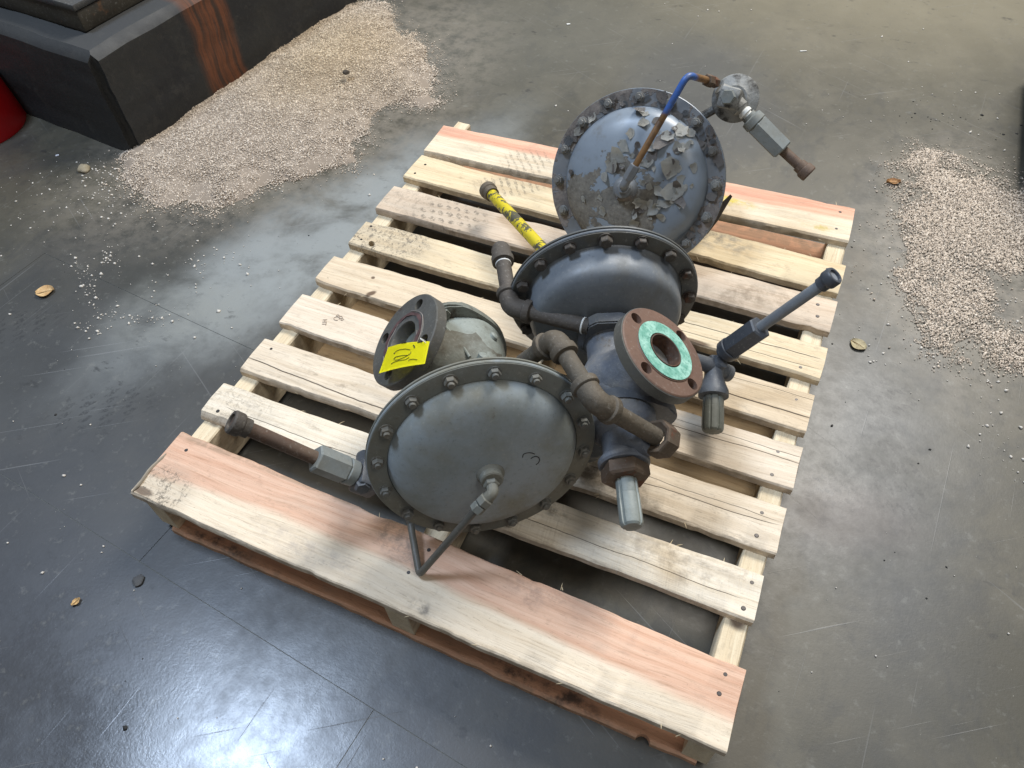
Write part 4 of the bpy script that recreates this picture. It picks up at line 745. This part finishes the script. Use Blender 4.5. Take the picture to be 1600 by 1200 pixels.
bm = bmesh.new(); sweep(bm, fillet([k1 + (ktop-k1)*0.15, k1 + (ktop-k1)*0.6, ktop, kend], 0.016, 8), 0.0062, 14); link('sensing_tube', finish(bm, 'sensing_tube'), tube_mat(), rc)
u = (kend-ktop).normalized(); bm = bmesh.new(); hexp(bm, kend - u*0.020, kend - u*0.004, 0.0115); hexp(bm, kend - u*0.002, kend + u*0.014, 0.0098, a0=0.3); link('tube_nut', finish(bm, 'tube_nut', 30), M_rusthex, rc)
M_dirty = paint_metal('grimy_speckled_alloy', lin(140, 140, 136), lin(110, 110, 107), lin(82, 78, 70), 0.5, lin(46, 42, 38), 0.66, 0.55, 0.0009, 0.002)
pc = C.L(-0.139, 0.187, 0.012); px_ = (C.W(0.833, 0.977, 0.380) - C.W(0.753, 1.003, 0.420)).normalized()
bm = bmesh.new(); lathe(bm, pc + C.a*-0.006 + C.b*0.002 - C.n*0.020, C.n, [(0.036, 0), (0.0425, 0.002), (0.043, 0.005), (0.043, 0.009), (0.041, 0.011), (0.030, 0.014), (0.022, 0.020)], 48); link('pilot_diaphragm', finish(bm, 'pilot_diaphragm', 30), M_dirty, rc)
bm = bmesh.new(); box(bm, -0.019, 0.019, -0.019, 0.019, -0.024, 0.028, 0.007); q = C.n.to_track_quat('Z', 'Y')
for v in bm.verts: v.co = q @ v.co + pc + C.n*0.004
lathe(bm, pc, px_, [(0.016, 0), (0.0155, 0.026), (0.011, 0.03), (0.009, 0.034)], 20); lathe(bm, pc, (kend-pc).normalized(), [(0.015, 0), (0.014, 0.02), (0.011, 0.03)], 20)
for v in bm.verts: v.co += mnoise.noise_vector(v.co*60)*0.0012
link('pilot_valve', finish(bm, 'pilot_valve', 40), M_dirty, rc)
bm = bmesh.new(); hexp(bm, pc + C.n*0.030, pc + C.n*0.050, 0.0135, a0=0.2); link('pilot_plug', finish(bm, 'pilot_plug', 30), M_alu, rc)
bm = bmesh.new(); sweep(bm, [C.L(-0.085, 0.140, -0.012), C.L(-0.105, 0.158, -0.012), pc - C.n*0.018], 0.0085, 10); link('bracket', finish(bm, 'bracket', 30), M_dirty, rc)
hs = pc + px_*0.032; bm = bmesh.new(); lathe(bm, hs, px_, [(0.010, 0), (0.0125, 0.003), (0.0125, 0.008), (0.009, 0.010), (0.009, 0.014)], 20); link('thread_tape', finish(bm, 'thread_tape', 30), M_white, rc)
pilot_pipe(hs + px_*0.012, C.W(0.833, 0.977, 0.377), C.W(0.889, 0.960, 0.352), rc, M_alu, M_rustpipe, M_rustpipe, 0.0215, 0.0095)
bm = bmesh.new(); q = [(-0.160, -0.070), (-0.172, -0.040), (-0.180, -0.008), (-0.186, 0.014), (-0.181, 0.017), (-0.172, 0.002), (-0.160, -0.02)]
lo = [bm.verts.new(C.L(x, y, -0.058)) for x, y in q]; hi = [bm.verts.new(C.L(x, y, -0.064)) for x, y in q]; bm.faces.new(lo); bm.faces.new(hi)
for i in range(len(q)): bm.faces.new((lo[i], lo[(i+1) % len(q)], hi[(i+1) % len(q)], hi[i]))
link('mounting_lug', finish(bm, 'mounting_lug', 30), M_pipe_d, rc)
# body behind the case, resting on the deck
fdC = -C.a; cC, axC = reg_body(C, -0.150, fdC, rc, M_C_rim, -1, 0.115, 0.105, -0.055, M_C_rim, 0.055)
pipe_flange(cC + fdC*0.146, fdC, 0.066, 0.018, 0.0265, 0.052, rc, M_C_rim, 0.3); pipe_flange(cC - fdC*0.112, -fdC, 0.066, 0.018, 0.0265, 0.050, rc, M_C_rim, 0.3)
ears(rc, C.L(0, 0, -0.192), -C.n, C.a, M_C_rim, 0.050, 0.075, 0.014)

# ---- yellow paper tag wired to the front regulator's open flange
tg = thing('paper_tag', 'bright yellow paper tag with black handwritten loops, wired to the open dark flange', 'tag', (0.42, 0.28, 0.37))
corn = [Vector(p) - Vector(tg.location) for p in ((0.3708, 0.3053, 0.3376), (0.4593, 0.2943, 0.3998), (0.4744, 0.2521, 0.4025), (0.3884, 0.2491, 0.3446))]
tagn = (corn[1]-corn[0]).cross(corn[3]-corn[0]).normalized(); tagn = -tagn if tagn.z < 0 else tagn
def tag_pt(u, v, h=0.0):                                        # u along the top edge, v down
    p = corn[0]*(1-u)*(1-v) + corn[1]*u*(1-v) + corn[2]*u*v + corn[3]*(1-u)*v
    return p + tagn*(0.004*math.sin(u*3.1)*(1-0.4*v) + h)
bm = bmesh.new(); gr = [[bm.verts.new(tag_pt(i/12, j/8)) for j in range(9)] for i in range(13)]
for i in range(12):
    for j in range(8): bm.faces.new((gr[i][j], gr[i+1][j], gr[i+1][j+1], gr[i][j+1]))
bmesh.ops.solidify(bm, geom=bm.faces[:], thickness=0.0004); link('card', finish(bm, 'card', 40), flat('yellow_card', lin(244, 236, 12), 0.6, 0, 0.03), tg)
def tag_px(x, y):                                               # layout of the handwriting on the card
    v = 0.5; u = 0.5
    for _ in range(12):
        xl = 265 - 145*v + (15 if v < .5 else 0); xr = 915 - 75*v; u = (x-xl)/(xr-xl); yt_ = 405 - 70*u; yb_ = 835 - 150*u; v = (y-yt_)/(yb_-yt_)
    return u, v
strokes = [[(400, 535), (430, 500), (500, 478), (580, 472), (652, 488)], [(395, 528), (404, 540)], [(662, 515), (640, 552), (560, 600), (460, 640), (405, 642), (378, 622), (420, 592), (520, 575), (600, 570)], [(335, 705), (370, 680), (470, 652), (570, 640), (625, 605)], [(700, 412), (716, 432), (712, 455)], [(612, 662), (625, 640), (680, 628), (738, 635)], [(760, 368), (790, 360), (825, 352)], [(525, 378), (560, 372), (600, 368)]]
bm = bmesh.new()
for s in strokes: sweep(bm, fillet([tag_pt(*tag_px(x, y), 0.0006) for x, y in s], 0.004, 4) if len(s) > 2 else [tag_pt(*tag_px(x, y), 0.0006) for x, y in s], 0.00042 if len(s) > 3 else 0.0008, 6)
link('handwriting', finish(bm, 'handwriting'), M_ink, tg)
bm = bmesh.new(); hp = tag_pt(0.93, 0.07, 0.0004)
ba_, bb_, _n = basis(fdA); hole = cA + A.base + fdA*0.128 + (ba_*math.cos(0.95) + bb_*math.sin(0.95))*0.060 - Vector(tg.location)
best = min((cA + A.base + fdA*0.128 + (ba_*math.cos(0.95+k*math.pi/2) + bb_*math.sin(0.95+k*math.pi/2))*0.060 - Vector(tg.location) for k in range(4)), key=lambda q: (q-hp).length)
sweep(bm, fillet([hp - tagn*0.002, hp + tagn*0.003, hp*0.5 + best*0.5 + fdA*0.006, best + fdA*0.004, best - fdA*0.012], 0.004), 0.0007, 6); link('wire', finish(bm, 'wire'), M_white, tg)

# ------------------------------------------------------------------ absorbent granules
M_gran = Mat('mineral_granules', 0.9, spec=0.2)
_i = M_gran.n('ShaderNodeNewGeometry').outputs['Random Per Island']; _r = M_gran.n('ShaderNodeValToRGB'); M_gran.t.links.new(_i, _r.inputs[0])
_r.color_ramp.elements[0].color = lin(132, 120, 107); _r.color_ramp.elements[1].color = lin(224, 212, 197)
for p, c in ((0.12, lin(176, 162, 146)), (0.45, lin(193, 179, 163)), (0.8, lin(208, 195, 178))):
    e = _r.color_ramp.elements.new(p); e.color = c
def pile_tint():
    y = M_gran.blob(M_gran.co, -0.60, 1.55, 0.22, 0.30, 0.2, 0.8, 0.2, 5)
    return M_gran.mix(M_gran.math('MULTIPLY', y, 0.55), _r.outputs[0], M_gran.mix(1.0, _r.outputs[0], (1.0, 0.90, 0.66, 1), 'MULTIPLY'))
M_gran.color(pile_tint())
OCT_V = np.array([(1, 0, 0), (-1, 0, 0), (0, 1, 0), (0, -1, 0), (0, 0, 1), (0, 0, -1)], float)
OCT_F = np.array([(0, 2, 4), (2, 1, 4), (1, 3, 4), (3, 0, 4), (2, 0, 5), (1, 2, 5), (3, 1, 5), (0, 3, 5)])
def granules(P, size):
    n = len(P); V = OCT_V[None] * (size[:, None, None]*rng.uniform(0.65, 1.25, (n, 1, 3))) * rng.uniform(0.75, 1.2, (n, 6, 1))
    q = rng.normal(size=(n, 4)); q /= np.linalg.norm(q, axis=1)[:, None]; w, x, y, z = q.T
    Rm = np.stack([np.stack([1-2*(y*y+z*z), 2*(x*y-z*w), 2*(x*z+y*w)], 1), np.stack([2*(x*y+z*w), 1-2*(x*x+z*z), 2*(y*z-x*w)], 1), np.stack([2*(x*z-y*w), 2*(y*z+x*w), 1-2*(x*x+y*y)], 1)], 1)
    V = np.einsum('nij,nkj->nki', Rm, V) + P[:, None]
    return V.reshape(-1, 3), (OCT_F[None] + 6*np.arange(n)[:, None, None]).reshape(-1, 3)
def fast_mesh(name, V, F):
    me = bpy.data.meshes.new(name); me.vertices.add(len(V)); me.vertices.foreach_set('co', V.astype(np.float32).ravel())
    me.loops.add(F.size); me.loops.foreach_set('vertex_index', F.astype(np.int32).ravel()); me.polygons.add(len(F))
    me.polygons.foreach_set('loop_start', np.arange(0, F.size, 3, dtype=np.int32)); me.polygons.foreach_set('loop_total', np.full(len(F), 3, np.int32)); me.update(calc_edges=True); return me
def sdf(P, poly):
    poly = np.array(poly, float); A_ = poly; B_ = np.roll(poly, -1, 0); d = np.full(len(P), 9.0); ins = np.zeros(len(P), bool)
    for a, b in zip(A_, B_):
        ab = b-a; t = np.clip(((P-a)@ab)/(ab@ab), 0, 1); d = np.minimum(d, np.linalg.norm(P-a-t[:, None]*ab, axis=1))
        c = ((a[1] > P[:, 1]) != (b[1] > P[:, 1])) & (P[:, 0] < (b[0]-a[0])*(P[:, 1]-a[1])/(b[1]-a[1]+1e-12)+a[0]); ins ^= c
    return np.where(ins, d, -d)
def vnoise(P, s, seed):
    return np.array([mnoise.noise(Vector((x*s+seed, y*s, seed*0.7))) for x, y in P])
PILE1 = [(-0.90, 0.87), (-0.80, 0.80), (-0.646, 0.737), (-0.60, 0.80), (-0.50, 0.77), (-0.455, 0.80), (-0.43, 0.90), (-0.36, 0.99), (-0.255, 1.10), (-0.30, 1.20), (-0.345, 1.313), (-0.28, 1.38), (-0.20, 1.42), (-0.23, 1.54), (-0.33, 1.66), (-0.45, 1.76), (-0.60, 1.88), (-0.66, 1.92), (-0.80, 1.90), (-0.86, 1.60), (-0.90, 1.2)]
PILE2 = [(1.08, 1.58), (1.15, 1.70), (1.26, 1.68), (1.34, 1.65), (1.45, 1.60), (1.50, 1.42), (1.42, 1.33), (1.38, 1.27), (1.35, 1.20), (1.36, 1.12), (1.44, 1.08), (1.48, 0.99), (1.34, 0.965), (1.22, 0.97), (1.165, 1.09), (1.13, 1.24), (1.105, 1.43)]
def heap(name, poly, hmax, slope, n, label, grow, ragged, size=0.0016, base=True, thin=0.0):
    poly = np.array(poly); lo, hi = poly.min(0)-0.06, poly.max(0)+0.06
    P = rng.uniform(lo, hi, (n, 2)); d = sdf(P, poly) + vnoise(P, 9, 3)*ragged + vnoise(P, 30, 9)*ragged*0.5
    den = np.clip(0.30 + d/thin + 0.9*vnoise(P, 11, 21) + 0.5*vnoise(P, 37, 4), 0.06, 1.0) if thin else np.ones(n)
    keep = np.where(d > 0, rng.random(n) < den, rng.random(n) < np.exp(np.minimum(d, 0)/grow)*0.5*(den if thin else 1)); P, d = P[keep], d[keep]
    hh = lambda P, d: np.clip(d, 0, None)/(np.clip(d, 0, None)+slope)*hmax*(1+0.35*vnoise(P, 7, 5)) 
    z = hh(P, d) + 0.0010 + rng.random(len(P))*0.0014
    V, F = granules(np.column_stack([P, z]), size*np.clip(rng.gamma(5, 0.19, len(P)), 0.4, 2.1))
    if base:                                                   # packed bed under the loose top layer
        nx, ny = int((hi[0]-lo[0])/0.012), int((hi[1]-lo[1])/0.012); gx, gy = np.meshgrid(np.linspace(lo[0], hi[0], nx), np.linspace(lo[1], hi[1], ny), indexing='ij')
        G = np.column_stack([gx.ravel(), gy.ravel()]); dg = sdf(G, poly) + vnoise(G, 9, 3)*ragged; zb = hh(G, dg) - 0.0012 + np.where(dg > 0.004, 0.0020, -0.004)
        idx = np.arange(nx*ny).reshape(nx, ny); q = np.stack([idx[:-1, :-1], idx[1:, :-1], idx[1:, 1:], idx[:-1, 1:]], -1).reshape(-1, 4); q = q[(dg[q] > -0.004).any(1)]
        FB_ = np.concatenate([q[:, [0, 1, 2]], q[:, [0, 2, 3]]]); F = np.concatenate([F, FB_ + len(V)]); V = np.concatenate([V, np.column_stack([G, zb])])
    o = link(name, fast_mesh(name, V, F), M_gran); tag(o, label, 'granules', kind='stuff'); return o
heap('granule_heap', PILE1, 0.055, 0.16, 150000, 'long heap of beige absorbent granules against the dark plinth', 0.016, 0.045)
heap('granule_spill', PILE2, 0.003, 0.05, 140000, 'thin spill of beige granules on the floor right of the pallet', 0.028, 0.05, base=False, thin=0.11)
# stray granules swept across the floor
S = []
def trail(pts, n, sp):
    pts = np.array(pts); k = rng.integers(0, len(pts)-1, n); t = rng.random((n, 1)); S.append(pts[k]*(1-t)+pts[k+1]*t + rng.normal(0, sp, (n, 2)))
trail([(-0.70, 0.50), (-0.62, 0.46), (-0.56, 0.41), (-0.50, 0.38), (-0.42, 0.40), (-0.32, 0.43)], 150, 0.012); trail([(-0.66, 0.57), (-0.60, 0.52)], 40, 0.015); trail([(-0.52, 0.33), (-0.45, 0.34)], 25, 0.008)
trail([(-0.95, 0.80), (-0.80, 0.72), (-0.68, 0.68)], 220, 0.045); trail([(-1.1, 0.72), (-0.8, 0.6)], 70, 0.07); trail([(-0.42, 0.60), (-0.34, 0.66)], 50, 0.03); trail([(-0.6, 0.6), (-0.3, 0.5)], 70, 0.10)
trail([(1.08, 1.3), (1.10, 1.0), (1.2, 0.9)], 55, 0.05); trail([(1.35, 0.95), (1.36, 0.72)], 50, 0.03); trail([(1.0, 1.9), (1.3, 1.8)], 60, 0.12); trail([(1.38, 1.2), (1.42, 1.0)], 60, 0.03)
S.append(rng.uniform((-0.9, -0.3), (-0.05, 1.0), (70, 2))); S.append(rng.uniform((1.03, 0.2), (1.45, 1.6), (45, 2))); S.append(rng.uniform((-0.2, 1.2), (1.4, 2.6), (50, 2))); S.append(rng.uniform((0.0, -0.4), (1.2, 0.0), (14, 2)))
S = np.concatenate(S); S = S[~((S[:, 0] > -0.01) & (S[:, 0] < 1.03) & (S[:, 1] > -0.01) & (S[:, 1] < 1.24))]
V, F = granules(np.column_stack([S, np.full(len(S), 0.0012)]), rng.gamma(2.2, 0.0008, len(S)).clip(0.0007, 0.0046)); tag(link('loose_granules', fast_mesh('loose_granules', V, F), flat('pale_granule', lin(206, 200, 190), 0.85, 0, 0.15)), 'single pale granules scattered across the grey floor', 'granules', kind='stuff')
# dark crumbs of grease and grit
K = np.concatenate([rng.normal((1.18, 1.88), (0.09, 0.05), (34, 2)), rng.normal((1.06, 1.22), (0.03, 0.22), (20, 2)), rng.uniform((0.05, -0.33), (1.0, -0.12), (8, 2)), rng.uniform((-0.8, 0.0), (-0.1, 0.9), (14, 2)), rng.normal((1.2, 0.6), (0.1, 0.2), (10, 2))])
V, F = granules(np.column_stack([K, np.full(len(K), 0.0008)]), rng.gamma(2, 0.0011, len(K)).clip(0.0008, 0.006)); V[:, 2] *= 0.45; tag(link('dark_crumbs', fast_mesh('dark_crumbs', V, F), flat('dark_crumb', lin(46, 45, 44), 0.9)), 'dark crumbs of grease and grit lying on the floor', 'grit', kind='stuff')

# ------------------------------------------------------------------ dead leaves, stone, litter
def leaf(loc, l, w, rz, curl, mat, label, notch=0.0):
    bm = bmesh.new(); n, m = 12, 6; g = []
    for i in range(n+1):
        t = i/n; hw = w*math.sin(math.pi*min(1, max(0, t*0.96+0.02)))**0.7*(1-notch*max(0, math.sin(t*9))); row = []
        for j in range(m+1):
            s = j/m*2-1; row.append(bm.verts.new(((t-0.5)*l, s*hw, curl*(s*s*w*0.9 + (t-0.5)**2*l*0.5) + 0.001 + mnoise.noise(Vector((t*4, s*2, l*90)))*0.002*curl + 0.002*curl)))
        g.append(row)
    for i in range(n):
        for j in range(m): bm.faces.new((g[i][j], g[i+1][j], g[i+1][j+1], g[i][j+1]))
    bmesh.ops.remove_doubles(bm, verts=bm.verts[:], dist=1e-5); bmesh.ops.solidify(bm, geom=bm.faces[:], thickness=0.0005)
    t = thing('dead_leaf', label, 'leaf', loc, 'dead leaves on the floor', rz); link('blade', finish(bm, 'blade', 60), mat, t)
    bm = bmesh.new(); sweep(bm, [(-l*0.56, 0, 0.0022), (-l*0.2, 0, 0.0036), (l*0.1, 0.0006, 0.0036), (l*0.42, 0, 0.0034)], [0.0009, 0.0008, 0.0006, 0.0003], 6); link('midrib', finish(bm, 'midrib'), M_rib, t)
def leaf_mat(name, c1, c2, c3):
    M = Mat(name, 0.7); n = M.noise(None, 70, 4, 0.65); v = M.sep(M.co); vein = M.math('SINE', M.math('MULTIPLY', M.math('ADD', v[0], M.math('MULTIPLY', M.math('ABSOLUTE', v[1]), -0.8)), 900.0))
    c = M.mix(M.step(n, 0.3, 0.65), c1, c2); c = M.mix(M.math('MULTIPLY', M.step(n, 0.6, 0.72), 0.7), c, c3); c = M.mix(M.math('MULTIPLY', M.step(vein, 0.8, 1.0), 0.25), c, c3); M.color(c); M.bump(n, 0.0008, 0.7); return M
M_rib = flat('leaf_rib', lin(120, 96, 62), 0.8)
leaf((-0.68, 0.385, 0.0005), 0.040, 0.0195, 0.75, 0.30, leaf_mat('tan_leaf', lin(206, 178, 130), lin(176, 140, 92), lin(110, 80, 50)), 'tan dead leaf lying alone on the floor left of the pallet')
leaf((1.091, 1.513, 0.0005), 0.034, 0.012, 0.35, 0.6, leaf_mat('brown_leaf', lin(180, 140, 92), lin(140, 98, 58), lin(84, 56, 34)), 'small curled brown leaf at the edge of the granule spill', 0.3)
leaf((1.091, 0.921, 0.0005), 0.034, 0.0155, -0.45, 0.25, leaf_mat('grey_leaf', lin(182, 170, 134), lin(150, 138, 108), lin(90, 76, 54)), 'greyish tan leaf on the floor beside the right side of the pallet')
leaf((-0.039, -0.170, 0.0005), 0.016, 0.006, 1.3, 0.5, leaf_mat('yellow_chip', lin(206, 176, 124), lin(176, 140, 92), lin(120, 90, 60)), 'tiny yellowish leaf scrap on the floor in front of the pallet', 0.4)
def lump(loc, r, seed, mat, label, name, cat, flatz=0.6):
    bm = bmesh.new(); bmesh.ops.create_icosphere(bm, subdivisions=3, radius=r)
    for v in bm.verts:
        v.co *= 1 + 0.35*mnoise.noise(v.co/r*1.1 + Vector((seed, 0, 0))) + 0.14*mnoise.noise(v.co/r*3.3 + Vector((0, seed, 0))); v.co.z = max(-r*0.35, v.co.z*flatz); v.co.z += r*0.35
    o = link(name, finish(bm, name, 50), mat, None, loc); tag(o, label, cat); return o
M_stone = paint_metal('tan_stone', lin(150, 138, 112), lin(124, 112, 92), lin(160, 148, 126), 0.4, None, 0, 0.85, 0.001)
lump((-0.953, 0.796, 0), 0.016, 3, M_stone, 'tan stone on the floor by the near corner of the dark plinth', 'stone', 'stone')
lump((0.033, -0.097, 0), 0.010, 2, paint_metal('grease_clod', lin(82, 82, 82), lin(62, 62, 64), lin(92, 90, 86), 0.4, None, 0, 0.85, 0.001), 'dark grey clod of dirt on the floor in front of the pallet corner', 'dirt_clod', 'clod', 0.3)
lump((-0.475, 1.42, 0.050), 0.010, 5, flat('dark_clod', lin(70, 62, 52), 0.9), 'dark clod of dirt lying on the beige granule heap', 'dirt_clod', 'clod', 0.6)
def chip(loc, l, w, rz, c, label):
    bm = bmesh.new(); box(bm, -l/2, l/2, -w/2, w/2, 0.0004, 0.0028, 0.0008)
    for v in bm.verts: v.co += mnoise.noise_vector(v.co*160 + Vector(loc))*0.0011; v.co.z = max(v.co.z, 0.0003)
    o = link('litter_chip', finish(bm, 'litter_chip', 40), flat('chip', c, 0.8), None, loc); o.rotation_euler[2] = rz; tag(o, label, 'chip')
chip((0.01, 2.02, 0), 0.012, 0.007, 0.5, lin(210, 210, 205), 'white chip on the far floor right of the granule heap')
chip((0.76, 2.10, 0), 0.020, 0.004, 0.4, lin(205, 205, 200), 'white sliver on the far floor above the weathered regulator')
chip((-1.08, 0.82, 0), 0.010, 0.008, 0.8, lin(200, 200, 205), 'white chip on the floor between the red bucket and the plinth corner')
